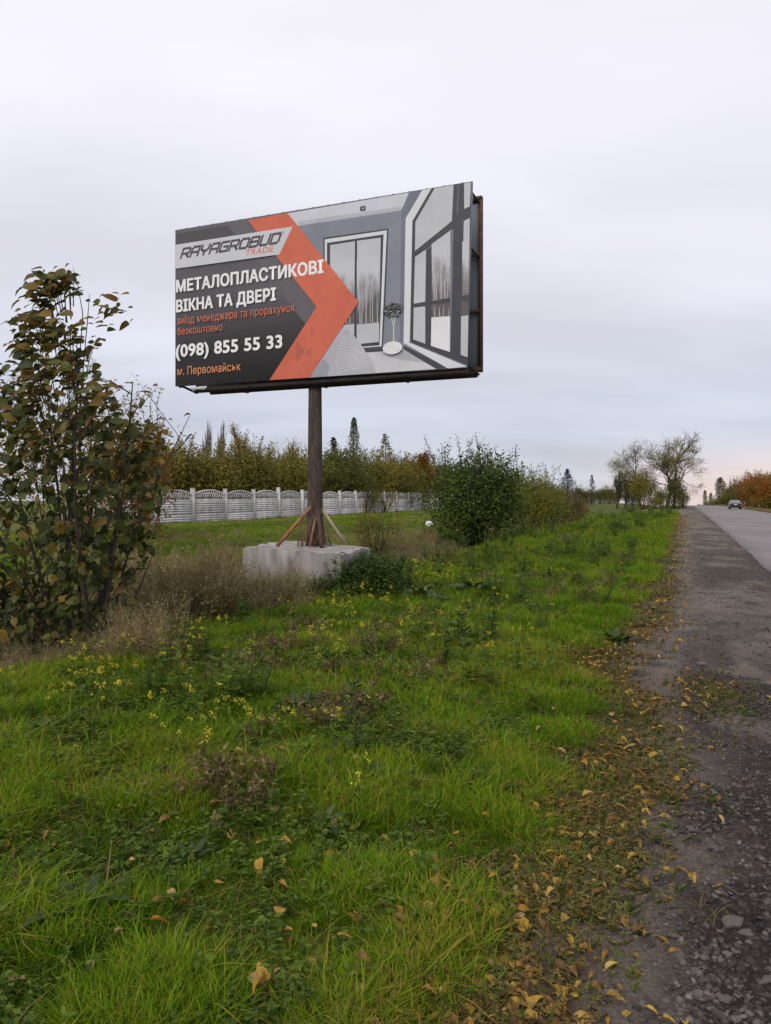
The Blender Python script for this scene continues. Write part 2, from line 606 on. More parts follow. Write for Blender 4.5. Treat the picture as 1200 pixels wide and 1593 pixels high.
# ------------------------------------------------------------------ broken shoulder
def shoulder_material():
    m, nt, b = nmat('broken_asphalt')
    b.inputs['Roughness'].default_value = 0.95
    b.inputs['Specular IOR Level'].default_value = 0.2
    tc = nt.nodes.new('ShaderNodeTexCoord')
    P = tc.outputs['Object']

    def noise(sc, det=8, rough=0.6):
        n = nt.nodes.new('ShaderNodeTexNoise')
        n.inputs['Scale'].default_value = sc
        n.inputs['Detail'].default_value = det
        n.inputs['Roughness'].default_value = rough
        nt.links.new(P, n.inputs['Vector'])
        return n

    def ramp(src, stops):
        r = nt.nodes.new('ShaderNodeValToRGB')
        e = r.color_ramp.elements
        e[0].position, e[0].color = stops[0][0], (*stops[0][1], 1)
        e[1].position, e[1].color = stops[-1][0], (*stops[-1][1], 1)
        for p, c in stops[1:-1]:
            x = e.new(p)
            x.color = (*c, 1)
        nt.links.new(src, r.inputs['Fac'])
        return r.outputs['Color']

    def mix(f, a, c, mode='MIX'):
        x = nt.nodes.new('ShaderNodeMix')
        x.data_type = 'RGBA'
        x.blend_type = mode
        for s_, v in (('Factor', f), ('A', a), ('B', c)):
            if isinstance(v, (float, int)):
                x.inputs[s_].default_value = v
            elif isinstance(v, tuple):
                x.inputs[s_].default_value = (*v, 1)
            else:
                nt.links.new(v, x.inputs[s_])
        return x.outputs['Result']
    dust = ramp(noise(1.6, 8).outputs['Fac'], [(0.3, (0.120, 0.099, 0.083)), (0.7, (0.222, 0.189, 0.163))])
    grain = ramp(noise(75, 5).outputs['Fac'], [(0.3, (0.55, 0.53, 0.52)), (0.72, (1.25, 1.22, 1.2))])
    col = mix(1.0, dust, grain, 'MULTIPLY')
    att = nt.nodes.new('ShaderNodeAttribute')
    att.attribute_name = 'tint'
    # broken chips of asphalt; cracks and crevice shadow between them painted dark
    jit = noise(30, 3)
    aj = nt.nodes.new('ShaderNodeVectorMath')
    aj.operation = 'MULTIPLY_ADD'
    aj.inputs[1].default_value = (0.03, 0.03, 0.03)
    nt.links.new(jit.outputs['Color'], aj.inputs[0])
    nt.links.new(P, aj.inputs[2])
    vc = nt.nodes.new('ShaderNodeTexVoronoi')
    vc.inputs['Scale'].default_value = 30
    nt.links.new(aj.outputs[0], vc.inputs['Vector'])
    ve = nt.nodes.new('ShaderNodeTexVoronoi')
    ve.feature = 'DISTANCE_TO_EDGE'
    ve.inputs['Scale'].default_value = 30
    nt.links.new(aj.outputs[0], ve.inputs['Vector'])
    sc_ = nt.nodes.new('ShaderNodeSeparateColor')
    nt.links.new(vc.outputs['Color'], sc_.inputs[0])
    chips = ramp(sc_.outputs[0], [(0.0, (0.022, 0.019, 0.019)), (0.55, (0.045, 0.039, 0.037)), (0.8, (0.085, 0.076, 0.072)), (1.0, (0.16, 0.148, 0.14))])
    em = nt.nodes.new('ShaderNodeMapRange')
    em.inputs['From Max'].default_value = 0.22
    nt.links.new(ve.outputs['Distance'], em.inputs['Value'])
    chips = mix(em.outputs[0], (0.014, 0.012, 0.012), chips)
    tar = mix(1.0, chips, grain, 'MULTIPLY')
    col = mix(att.outputs['Fac'], col, tar)
    # fine fracture lines
    vo = nt.nodes.new('ShaderNodeTexVoronoi')
    vo.feature = 'DISTANCE_TO_EDGE'
    vo.inputs['Scale'].default_value = 2.2
    nw = noise(3.0, 4)
    ad = nt.nodes.new('ShaderNodeVectorMath')
    ad.operation = 'ADD'
    nt.links.new(P, ad.inputs[0])
    nt.links.new(nw.outputs['Color'], ad.inputs[1])
    nt.links.new(ad.outputs[0], vo.inputs['Vector'])
    crk = nt.nodes.new('ShaderNodeMapRange')
    crk.inputs['From Min'].default_value = 0.0
    crk.inputs['From Max'].default_value = 0.018
    crk.inputs['To Min'].default_value = 0.7
    crk.inputs['To Max'].default_value = 0.0
    nt.links.new(vo.outputs['Distance'], crk.inputs['Value'])
    col = mix(crk.outputs[0], col, (0.03, 0.026, 0.024))
    nt.links.new(col, b.inputs['Base Color'])
    hs = noise(48, 8, 0.7)
    hm = nt.nodes.new('ShaderNodeMath')
    hm.operation = 'MULTIPLY'
    nt.links.new(em.outputs[0], hm.inputs[0])
    nt.links.new(att.outputs['Fac'], hm.inputs[1])
    h2 = nt.nodes.new('ShaderNodeMath')
    h2.operation = 'MULTIPLY_ADD'
    h2.inputs[1].default_value = 0.6
    nt.links.new(hm.outputs[0], h2.inputs[0])
    nt.links.new(hs.outputs['Fac'], h2.inputs[2])
    bp = nt.nodes.new('ShaderNodeBump')
    bp.inputs['Strength'].default_value = 1.0
    bp.inputs['Distance'].default_value = 0.03
    nt.links.new(h2.outputs[0], bp.inputs['Height'])
    nt.links.new(bp.outputs[0], b.inputs['Normal'])
    return m


def shoulder_h(X, Y, S, L):
    near = np.clip(1.6 - S / 14.0, 0.25, 1.0)
    z = 0.045 * (fbm(X * 1.5, Y * 1.5, 31, 3) - 0.5) + near * 0.035 * (fbm(X * 7, Y * 7, 33, 4) - 0.5)
    rub = smooth(fbm(X * 1.1, Y * 0.9, 35, 4), 0.38, 0.56) * near
    z = z + rub * 0.060 * (fbm(X * 24, Y * 24, 37, 3) - 0.45)
    z = z - 0.03 * np.exp(-((L - 1.5) / 0.12) ** 2)
    return prof(S) + 0.012 + z - 0.05 * smooth(-L, 0.5, 1.1)


def tar_amount(X, Y, S, L):
    t = smooth(fbm(X * 0.8 + 4, Y * 0.55, 41, 5), 0.42, 0.56)
    t = np.maximum(t * smooth(L, -0.05, 0.4), 0.85 * np.exp(-((L - 1.47) / 0.16) ** 2) * smooth(fbm(X * 0.6, Y * 0.6, 47, 3), 0.36, 0.55))
    t = np.maximum(t, 0.75 * smooth(fbm(X * 5, Y * 5, 43, 4), 0.60, 0.72))
    t = np.maximum(t, smooth(fbm(X * 1.6 + 9, Y * 1.6, 45, 5), 0.36, 0.50) * smooth(L, -0.16, 0.10) * (1 - smooth(S, 6, 12)))
    return np.clip(t, 0, 1) * (0.45 + 0.55 * np.exp(-S / 9))


M['shoulder'] = shoulder_material()


def shoulder_sheet():
    ss = np.concatenate([np.arange(-6, 1.0, 0.25), np.arange(1.0, 7.5, 0.022), geo(7.5, 420, 0.05, 1.03)])
    ls = np.concatenate([np.linspace(-1.15, 1.66, 112)])
    o = grid_sheet('road_shoulder', ss, ls, shoulder_h, M['shoulder'])
    S, L = np.meshgrid(ss, ls, indexing='ij')
    X, Y = sl_to_xy(S, L)
    o.data.attributes['tint'].data.foreach_set('value', tar_amount(X, Y, S, L).astype(np.float32).ravel())
    return tag(o, kind='structure')


shoulder_sheet()

# ------------------------------------------------------------------ road
M['asphalt'] = surf('asphalt', (0.165, 0.150, 0.150), (0.215, 0.197, 0.197), 0.35, 0.9, bump=0.25, bscale=90, c3=(0.11, 0.10, 0.10), scale3=1.1, amt3=0.4, stretch=(1, 0.35, 1))


def road_sheet():
    ss = np.concatenate([geo(-40, 0, 1, 1.0), geo(0.3, 900, 0.3, 1.02)])
    S0 = ss
    ed = 1.60 + 0.10 * (fbm(S0 * 1.2, S0 * 0 + 3, 51, 4) - 0.5)
    cols = [(0, -0.09), (0.0, 0.0)] + [(t, 0.0) for t in np.linspace(0.08, 1, 14)]
    V = []
    for t, dz in cols:
        L = ed + (7.85 - ed) * t
        x, y = sl_to_xy(S0, L)
        z = prof(S0) + 0.028 + dz + 0.05 * math.sin(PI * t) + (0.0 if dz else 0.012 * (fbm(x * 0.9, y * 0.9, 53, 3) - 0.5))
        V.append(np.stack([x, y, z], -1))
    V = np.stack(V, 1)
    a, b = V.shape[:2]
    i, j = np.meshgrid(np.arange(a - 1), np.arange(b - 1), indexing='ij')
    i, j = i.ravel(), j.ravel()
    F = np.stack([i * b + j, i * b + j + 1, (i + 1) * b + j + 1, (i + 1) * b + j], 1)
    mb = MB()
    mb.add(V.reshape(-1, 3), F)
    return tag(mb.build('road', M['asphalt']), kind='structure')


road_sheet()

# ================================================================== billboard
BL = np.array([-4.0377, 14.2, 3.6368])
E1 = np.array([0.91875156, -0.39483612, 0])
NB = np.array([0.39483612, 0.91875156, 0])          # away from the camera
UP = np.array([0, 0, 1.0])
PX, PY = -1.27, 13.33
BASE = np.array([PX, PY, 0.62])
board = empty('billboard', BASE, 'tall roadside billboard with dark grey, orange and interior picture print on one rusty pole', 'billboard')


def bf(off=0.0):
    """frame of the printed face, relative to the billboard's base; positive off = towards the camera"""
    return (BL - BASE - NB * off, E1, UP, -NB)


CORN = [(0, 0), (5.825, -0.038), (5.911, 2.949), (0, 3.0)]

M['vinyl'] = surf('vinyl_edge', (0.55, 0.55, 0.56), (0.66, 0.66, 0.67), 3, 0.55)


def ink(name, c, var=0.07, rough=0.45, bump=0.35):
    return surf('print_' + name, c, tuple(q * (1 - var * 2) for q in c), 2.2, rough, spec=0.35, bump=bump, bscale=2.6)


INK = dict(dark=ink('charcoal', (0.100, 0.092, 0.102), 0.03), dark2=ink('charcoal_light', (0.118, 0.110, 0.122)), dark3=ink('charcoal_deep', (0.075, 0.068, 0.078)),
           orange=ink('orange', (0.60, 0.135, 0.075)), orange2=ink('orange_deep', (0.46, 0.115, 0.07)), white=ink('white', (0.80, 0.80, 0.80), 0.02),
           banner=ink('silver', (0.56, 0.57, 0.60), 0.03), wall=ink('wall_grey', (0.215, 0.232, 0.28)), wall2=ink('wall_grey_deep', (0.155, 0.167, 0.21)),
           ceil=ink('ceiling', (0.56, 0.58, 0.63), 0.05), frame=ink('window_frame', (0.045, 0.046, 0.058)), glass=ink('pane', (0.50, 0.52, 0.545), 0.05),
           forest=None, floor=ink('floor', (0.57, 0.58, 0.61), 0.07), snow=ink('snow', (0.72, 0.73, 0.75), 0.04), jamb=ink('jamb', (0.64, 0.66, 0.69), 0.03),
           plant=surf('print_plant', (0.05, 0.06, 0.05), (0.22, 0.24, 0.21), 22, 0.6), vase=ink('vase', (0.74, 0.74, 0.75), 0.05), trunk=ink('birch', (0.58, 0.56, 0.55)),
           lav=ink('lavender', (0.44, 0.44, 0.49)), lav2=ink('lavender_deep', (0.33, 0.34, 0.39)), grid=ink('mesh_white', (0.66, 0.66, 0.70)),
           text_o=ink('orange_text', (0.62, 0.17, 0.095)), text_a=ink('amber_text', (0.66, 0.27, 0.11)))



def forest_print():
    """printed picture of a winter wood: dark at the foot, thinning to pale sky"""
    m, nt, b = nmat('print_forest')
    b.inputs['Roughness'].default_value = 0.55
    tc = nt.nodes.new('ShaderNodeTexCoord')
    sp = nt.nodes.new('ShaderNodeSeparateXYZ')
    nt.links.new(tc.outputs['Object'], sp.inputs[0])
    h = nt.nodes.new('ShaderNodeMapRange')
    h.inputs['From Min'].default_value = 3.0168 + 1.95
    h.inputs['From Max'].default_value = 3.0168 + 0.95
    nt.links.new(sp.outputs['Z'], h.inputs['Value'])
    tot = h.outputs[0]
    for sc, st, amt in ((4.0, (1, 1, 0.6), 0.75), (26.0, (1, 1, 0.12), 0.8), (30.0, (1, 1, 1), 0.35)):
        mp = nt.nodes.new('ShaderNodeMapping')
        mp.inputs['Scale'].default_value = st
        nt.links.new(tc.outputs['Object'], mp.inputs[0])
        n = nt.nodes.new('ShaderNodeTexNoise')
        n.inputs['Scale'].default_value = sc
        n.inputs['Detail'].default_value = 3
        nt.links.new(mp.outputs[0], n.inputs['Vector'])
        ma = nt.nodes.new('ShaderNodeMath')
        ma.operation = 'MULTIPLY_ADD'
        ma.inputs[1].default_value = amt
        ma.inputs[2].default_value = -amt * 0.5
        nt.links.new(n.outputs['Fac'], ma.inputs[0])
        ad = nt.nodes.new('ShaderNodeMath')
        nt.links.new(tot, ad.inputs[0])
        nt.links.new(ma.outputs[0], ad.inputs[1])
        tot = ad.outputs[0]
    r = nt.nodes.new('ShaderNodeValToRGB')
    e = r.color_ramp.elements
    e[0].position, e[0].color = 0.18, (0.50, 0.52, 0.545, 1)
    e[1].position, e[1].color = 0.92, (0.085, 0.075, 0.08, 1)
    x = e.new(0.50)
    x.color = (0.29, 0.285, 0.30, 1)
    nt.links.new(tot, r.inputs['Fac'])
    nt.links.new(r.outputs[0], b.inputs['Base Color'])
    return m


INK['forest'] = forest_print()
INK['leaf_a'] = ink('plant_dark', (0.045, 0.05, 0.045))
INK['leaf_b'] = ink('plant_mid', (0.12, 0.13, 0.115))
INK['leaf_c'] = ink('plant_pale', (0.27, 0.28, 0.25))
INK['shade'] = ink('floor_shade', (0.42, 0.43, 0.47))
INK['shade2'] = ink('ceiling_shade', (0.45, 0.465, 0.52))

front = MB().prism(CORN, -0.045, 0.0, bf(0)).build('front_panel', INK['dark'], board)
LAYER = [0]


def print_piece(name, items, lift, label=None):
    """flat printed shapes: items = [(ink, outline), ...] each one film thickness above the last"""
    mats, mb = [], MB()
    for k, (ik, pts) in enumerate(items):
        if INK[ik] not in mats:
            mats.append(INK[ik])
        a = sum(pts[i][0] * pts[(i + 1) % len(pts)][1] - pts[(i + 1) % len(pts)][0] * pts[i][1] for i in range(len(pts)))
        if a < 0:
            pts = pts[::-1]
        o, ex, ey, ez = bf(lift + 0.0003 * k)
        V = np.array([o + ex * x + ey * y for x, y in pts])
        mb.add(V, [list(range(len(pts)))], 0.5, mats.index(INK[ik]))
    ob = mb.build(name, mats, front)
    if label:
        ob['label'] = label
    return ob


def circle(cx, cy, rx, ry, n=24):
    return [(cx + rx * math.cos(2 * PI * i / n), cy + ry * math.sin(2 * PI * i / n)) for i in range(n)]


W_ = 5.905
interior = [('wall', [(2.1, 2.944), (5.907, 2.944), (5.822, -0.034), (2.5, -0.012), (3.5, 1.212)])]
interior += [('ceil', [(2.2, 2.95), (4.822, 2.945), (4.683, 2.66), (2.731, 2.689), (2.2, 2.70)]),
             ('wall2', [(4.822, 2.945), (5.06, 2.946), (4.76, 2.52), (4.723, 0.423), (4.652, 0.486), (4.683, 2.66)]),
             ('jamb', [(5.055, 2.946), (5.225, 2.947), (4.883, 2.459), (4.837, 0.457), (4.723, 0.423), (4.76, 2.52)]),
             ('floor', [(3.9, 0.352), (4.637, 0.42), (4.729, 0.351), (5.363, -0.024), (2.6, -0.012), (2.6, 0.30)]),
             ('frame', [(3.956, 0.402), (4.355, 0.395), (4.355, 0.337), (3.9, 0.343)]),
             ('frame', [(4.723, 0.409), (5.525, -0.026), (5.304, -0.026), (4.729, 0.337)]),
             ('jamb', [(4.723, 0.452), (4.837, 0.443), (5.822, -0.020), (5.50, -0.028)]),
             ('frame', [(3.924, 2.849), (4.027, 2.848), (4.021, 2.761), (3.924, 2.77)]),
             ('glass', [(3.962, 2.822), (3.99, 2.822), (3.99, 2.79), (3.962, 2.79)]),
             ('jamb', [(3.15, 2.06), (3.175, 2.06), (3.175, 1.93), (3.15, 1.93)])]
interior += [('shade', [(4.30, 0.30), (4.637, 0.405), (4.729, 0.34), (5.10, 0.10), (4.75, 0.16), (4.45, 0.24)]),
             ('shade2', [(2.731, 2.695), (4.683, 2.666), (4.72, 2.73), (2.70, 2.775)]),
             ('shade', [(4.40, 0.27), (4.70, 0.30), (4.66, 0.24), (4.46, 0.235)])]
print_piece('printed_room', interior, 0.0008)


def trunks(x0, x1, y0, y1, n, seed):
    r = random.Random(seed)
    out = []
    for i in range(n):
        x = x0 + (x1 - x0) * (i + 0.2 + 0.6 * r.random()) / n
        w = 0.004 + 0.005 * r.random()
        h = y1 - (y1 - y0) * 0.35 * r.random()
        dx = (r.random() - 0.5) * 0.03
        out.append(('trunk', [(x - w, y0), (x + w, y0), (x + dx + w * 0.3, h), (x + dx - w * 0.3, h)]))
    return out


def wood(x0, x1, y0, y1):
    return [(x0, y0), (x1, y0), (x1, y1), (x0, y1)]


door = [('frame', [(3.215, 2.41), (4.447, 2.396), (4.394, 1.202), (4.345, 0.405), (3.215, 0.405)]),
        ('jamb', [(3.242, 2.379), (4.422, 2.371), (4.324, 0.426), (3.242, 0.426)]),
        ('frame', [(3.286, 2.31), (4.362, 2.31), (4.286, 0.444), (3.286, 0.444)]),
        ('glass', [(3.347, 2.266), (3.826, 2.267), (3.81, 0.541), (3.347, 0.534)]),
        ('glass', [(3.869, 2.27), (4.308, 2.262), (4.276, 0.503), (3.859, 0.498)]),
        ('forest', wood(3.349, 3.815, 0.85, 1.95)), ('forest', wood(3.862, 4.288, 0.835, 1.95))]
door += trunks(3.36, 3.80, 0.86, 1.50, 5, 5) + trunks(3.88, 4.27, 0.84, 1.52, 6, 6)
print_piece('printed_door', door, 0.0048)
win = [('frame', [(5.215, 2.944), (5.897, 2.942), (5.84, -0.002), (4.837, 0.457), (4.883, 2.459)]),
       ('glass', [(5.274, 2.94), (5.598, 2.939), (5.569, 2.359), (4.928, 1.955), (4.937, 2.437)]),
       ('glass', [(4.928, 1.856), (5.125, 1.958), (5.11, 1.098), (4.907, 1.085)]),
       ('glass', [(5.22, 2.03), (5.563, 2.221), (5.539, 1.11), (5.229, 1.1)]),
       ('glass', [(4.907, 1.02), (5.11, 1.019), (5.11, 0.406), (4.898, 0.494)]),
       ('snow', [(5.22, 1.036), (5.539, 1.026), (5.534, 0.238), (5.209, 0.362)]),
       ('glass', [(5.777, 2.936), (5.890, 2.936), (5.872, 2.549), (5.777, 2.522)]),
       ('glass', [(5.771, 2.329), (5.872, 2.364), (5.857, 1.131), (5.743, 1.13)]),
       ('glass', [(5.728, 1.034), (5.852, 1.036), (5.835, 0.127), (5.719, 0.177)]),
       ('wall2', [(5.675, 2.938), (5.69, 2.938), (5.67, 2.453), (5.655, 2.45)]),
       ('wall2', [(5.115, 1.95), (5.215, 2.01), (5.215, 1.99), (5.115, 1.93)]),
       ('wall2', [(5.545, 2.2), (5.60, 2.22), (5.55, 0.24), (5.535, 0.238)]),
       ('forest', wood(5.226, 5.546, 1.108, 1.98)),
       ('forest', [(5.22, 1.036), (5.539, 1.026), (5.536, 0.82), (5.217, 0.83)]),
       ('forest', wood(5.746, 5.858, 1.133, 2.0)),
       ('forest', [(5.728, 1.034), (5.852, 1.036), (5.846, 0.802), (5.725, 0.80)])]
win += trunks(5.24, 5.53, 1.112, 1.72, 5, 9) + trunks(5.24, 5.53, 0.83, 1.02, 4, 10)
print_piece('printed_window', win, 0.0048)
rr = random.Random(12)
pl = [('trunk', [(4.535, 0.45), (4.56, 0.45), (4.556, 0.75), (4.60, 0.95), (4.575, 0.95), (4.545, 0.78), (4.50, 0.95), (4.485, 0.93), (4.535, 0.75)])]
for i in range(110):
    a, q = rr.random() * 2 * PI, math.sqrt(rr.random())
    pl.append((rr.choice(('leaf_a', 'leaf_a', 'leaf_b', 'leaf_b', 'leaf_c')), circle(4.55 + 0.185 * q * math.cos(a), 1.015 + 0.115 * q * math.sin(a), 0.014 + 0.02 * rr.random(), 0.010 + 0.014 * rr.random(), 6)))
pl.append(('vase', circle(4.537, 0.376, 0.178, 0.108)))
print_piece('printed_plant', pl, 0.0049)
arc = [('lav', [(3.58, 0.811), (3.70, 0.745), (3.81, 0.644), (3.92, 0.52), (4.005, 0.393), (4.08, 0.28), (4.133, 0.179), (4.213, -0.024), (2.85, -0.018)]),
       ('lav2', [(3.23, 0.30), (3.35, 0.14), (3.29, -0.018), (2.95, -0.018)])]
for i in range(30):
    for j in range(16):
        x, y = 3.30 + i * 0.032 + j * 0.006, 0.0 + j * 0.05 + 0.004 * i
        lim = 0.811 - ((x - 3.5) / 0.71) ** 2 * 0.75
        if x > 3.42 + (0.3 - y) * 0.2 and y < lim - 0.05 and x < 4.16 and y > -0.01 and x > 3.3 + y * 0.45 and y < 0.66:
            arc.append(('grid', [(x, y), (x + 0.014, y + 0.002), (x + 0.014, y + 0.026), (x, y + 0.024)]))
# the dots lie side by side, so they share one film
mats_, mbx = [INK['lav'], INK['lav2'], INK['grid']], MB()
for k, (ik, pts) in enumerate(arc):
    o_, ex_, ey_, ez_ = bf(0.0125 + 0.0004 * min(k, 2))
    a_ = sum(pts[i][0] * pts[(i + 1) % len(pts)][1] - pts[(i + 1) % len(pts)][0] * pts[i][1] for i in range(len(pts)))
    pts = pts if a_ > 0 else pts[::-1]
    mbx.add(np.array([o_ + ex_ * x + ey_ * y for x, y in pts]), [list(range(len(pts)))], 0.5, ['lav', 'lav2', 'grid'].index(ik))
mbx.build('printed_pattern', mats_, front)

print_piece('printed_facet', [('dark3', [(0.03, 2.93), (1.20, 2.92), (1.38, 2.72), (0.03, 2.72)]), ('dark2', [(1.207, 2.93), (1.645, 2.93), (1.85, 2.701), (1.385, 2.72)]),
                              ('dark2', [(1.822, 2.18), (2.248, 2.225), (2.40, 2.03), (1.993, 2.025)]), ('dark2', [(2.415, 1.83), (2.636, 1.70), (2.429, 1.444)]),
                              ('dark2', [(2.429, 1.444), (2.66, 1.68), (3.08, 1.215), (2.853, 0.949)])], 0.0006)
print_piece('printed_arrow', [('orange', [(1.654, 2.946), (2.497, 2.946), (3.901, 1.214), (2.942, -0.018), (2.12, -0.013), (3.084, 1.212)]),
                              ('orange2', [(2.677, 0.656), (2.853, 0.464), (2.677, 0.251)]), ('orange2', [(2.853, 0.428), (2.988, 0.513), (2.974, 0.301)]),
                              ('orange2', [(2.974, 0.891), (3.082, 0.787), (2.974, 0.702)])], 0.0175)
print_piece('logo_banner', [('banner', [(0.004, 2.71), (2.603, 2.691), (2.331, 2.229), (0.004, 2.252)])], 0.0186)


def text_mesh(body, x0, x1, base, ref_h, ref_char, bold, name, ik, lift, label, shear=0.0):
    cu = bpy.data.curves.new('t', 'FONT')
    cu.body = body
    cu.size = 1.0
    cu.fill_mode = 'FRONT' if hasattr(cu, 'fill_mode') else cu.fill_mode
    cu.dimensions = '2D'
    cu.resolution_u = 4
    cu.space_character = 1.04
    o = bpy.data.objects.new('t', cu)
    COL.objects.link(o)
    dg = bpy.context.evaluated_depsgraph_get()
    me = bpy.data.meshes.new_from_object(o.evaluated_get(dg))
    cu.body = ref_char
    dg = bpy.context.evaluated_depsgraph_get()
    dg.update()
    mr = bpy.data.meshes.new_from_object(o.evaluated_get(dg))
    rh = max(v.co.y for v in mr.vertices)
    rb = min(v.co.y for v in mr.vertices)
    bpy.data.objects.remove(o)
    bpy.data.meshes.remove(mr)
    V = np.array([v.co[:] for v in me.vertices])
    lo, hi = V[:, 0].min(), V[:, 0].max()
    X = x0 + (V[:, 0] - lo) / (hi - lo) * (x1 - x0)
    Yv = base + (V[:, 1] - rb) / (rh - rb) * ref_h
    X = X + shear * (Yv - base)
    og, ex, ey, ez = bf(lift)
    P3 = og + X[:, None] * ex + Yv[:, None] * ey
    mb = MB()
    fs = [list(p.vertices) for p in me.polygons]
    b = bold * ref_h * 1.5
    for k, (dx, dy) in enumerate(((0, 0), (b, 0), (-b, 0), (0, b * .8), (0, -b * .8), (b * .7, b * .6), (-b * .7, b * .6), (b * .7, -b * .6), (-b * .7, -b * .6))):
        mb.add(P3 + ex * dx + ey * dy - NB * 0.00012 * k, fs)
    bpy.data.meshes.remove(me)
    ob = mb.build(name, INK[ik], front)
    ob['label'] = label
    return ob


text_mesh('МЕТАЛОПЛАСТИКОВІ', 0.045, 3.214, 1.80, 0.221, 'Н', 0.036, 'lettering', 'white', 0.0192, 'upper white heading line')
text_mesh('ВІКНА ТА ДВЕРІ', 0.045, 2.248, 1.42, 0.221, 'Н', 0.036, 'lettering', 'white', 0.0192, 'lower white heading line')
text_mesh('виїзд менеджера та прорахунок', 0.070, 2.649, 1.178, 0.112, 'н', 0.007, 'lettering', 'text_o', 0.0192, 'orange small line')
text_mesh('безкоштовно', 0.070, 1.103, 0.975, 0.105, 'н', 0.007, 'lettering', 'text_o', 0.0192, 'orange short line')
text_mesh('(098) 855 55 33', 0.037, 2.382, 0.555, 0.225, '8', 0.034, 'lettering', 'white', 0.0192, 'white phone number')
text_mesh('м. Первомайськ', 0.066, 1.503, 0.205, 0.155, 'П', 0.007, 'lettering', 'text_a', 0.0192, 'amber town name')
text_mesh('TRADE', 1.600, 2.19, 2.297, 0.103, 'H', 0.008, 'lettering', 'text_o', 0.0192, 'orange word under the logo', 0.25)
text_mesh('®', 2.375, 2.425, 2.585, 0.05, 'H', 0.0, 'lettering', 'dark', 0.0192, 'small mark after the logo')

# squared logo letters drawn with strokes (unit cell 1 x 1)
GL = {'R': [[(0, 0), (0, 1), (.85, 1), (1, .85), (1, .55), (.85, .42), (.0, .42)], [(.55, .42), (1, 0)]],
      'A': [[(0, 0), (0, .8), (.2, 1), (1, 1), (1, 0)], [(0, .42), (1, .42)]],
      'Y': [[(0, 1), (0, .62), (.28, .42), (.72, .42), (1, .62), (1, 1)], [(.5, .42), (.5, 0)]],
      'G': [[(1, 1), (.15, 1), (0, .85), (0, .15), (.15, 0), (1, 0), (1, .5), (.5, .5)]],
      'O': [[(.15, 0), (0, .15), (0, .85), (.15, 1), (.85, 1), (1, .85), (1, .15), (.85, 0), (.15, 0)]],
      'B': [[(0, 0), (0, 1), (.85, 1), (1, .88), (1, .65), (.88, .53), (1, .4), (1, .12), (.85, 0), (0, 0)], [(0, .53), (.88, .53)]],
      'U': [[(0, 1), (0, .15), (.15, 0), (.85, 0), (1, .15), (1, 1)]],
      'D': [[(0, 0), (0, 1), (.8, 1), (1, .8), (1, .2), (.8, 0), (0, 0)]]}
lg = MB()
og, ex, ey, ez = bf(0.0192)
cw, gap, chh, sw = 0.166, 0.072, 0.165, 0.043
for i, ch in enumerate('RAYAGROBUD'):
    ox = 0.145 + i * (cw + gap - 0.017)
    for kk, st in enumerate(GL[ch]):
        for a, b in zip(st[:-1], st[1:]):
            a, b = np.array([a[0] * cw, a[1] * chh]), np.array([b[0] * cw, b[1] * chh])
            d = (b - a) / np.linalg.norm(b - a)
            nrm = np.array([-d[1], d[0]]) * sw / 2
            a2, b2 = a - d * sw / 2, b + d * sw / 2
            q = [a2 - nrm, b2 - nrm, b2 + nrm, a2 + nrm]
            V = []
            lift = 0.00015 * (lg.n // 4 % 9)
            for x, y in q:
                X, Yv = ox + x + 0.42 * y, 2.443 + y
                V.append(og + ex * X + ey * Yv - NB * lift)
            lg.add(np.array(V), [[0, 1, 2, 3]])
lo_ = lg.build('lettering', INK['dark3'], front)
lo_['label'] = 'dark slanted logo word on the silver band'

# steel behind and between the two faces
back_off = -0.60
BC = [(0.02, 0.03), (5.84, 0.03), (5.84, 2.93), (0.02, 2.93)]
MB().prism(BC, -0.02, 0.0, bf(back_off - 0.03)).build('back_panel', M['sheet'], board)


def bar(name, p, q, w, mat, up=UP):
    """square steel bar between two board points (x, z, depth behind the face)"""
    P0 = BL - BASE + E1 * p[0] + UP * p[1] + NB * p[2]
    P1 = BL - BASE + E1 * q[0] + UP * q[1] + NB * q[2]
    return MB().tube([P0, P1], w * 0.7071, 4).build(name, mat, board)


for z_ in (0.03, 2.90):
    bar('frame_rail', (0.05, z_, 0.60), (5.90, z_, 0.60), 0.07, M['rust'])
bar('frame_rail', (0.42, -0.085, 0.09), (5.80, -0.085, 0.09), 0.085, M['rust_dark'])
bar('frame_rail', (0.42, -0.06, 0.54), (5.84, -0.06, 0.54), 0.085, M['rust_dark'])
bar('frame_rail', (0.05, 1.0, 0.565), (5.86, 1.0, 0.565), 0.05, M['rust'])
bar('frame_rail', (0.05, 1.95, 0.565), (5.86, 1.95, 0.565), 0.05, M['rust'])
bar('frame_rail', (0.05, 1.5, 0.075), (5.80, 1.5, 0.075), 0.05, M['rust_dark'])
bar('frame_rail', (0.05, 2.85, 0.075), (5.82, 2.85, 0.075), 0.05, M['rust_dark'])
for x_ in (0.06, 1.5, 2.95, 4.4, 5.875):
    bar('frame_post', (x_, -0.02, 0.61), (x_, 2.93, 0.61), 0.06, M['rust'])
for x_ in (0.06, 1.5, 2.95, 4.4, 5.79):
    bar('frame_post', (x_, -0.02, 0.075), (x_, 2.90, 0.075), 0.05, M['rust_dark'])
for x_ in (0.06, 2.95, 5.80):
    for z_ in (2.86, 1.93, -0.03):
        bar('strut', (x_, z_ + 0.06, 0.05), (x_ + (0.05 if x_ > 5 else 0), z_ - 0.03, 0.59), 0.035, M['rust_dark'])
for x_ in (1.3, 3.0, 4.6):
    bar('cross_beam', (x_, -0.11, 0.10), (x_, -0.09, 0.54), 0.07, M['rust_dark'])
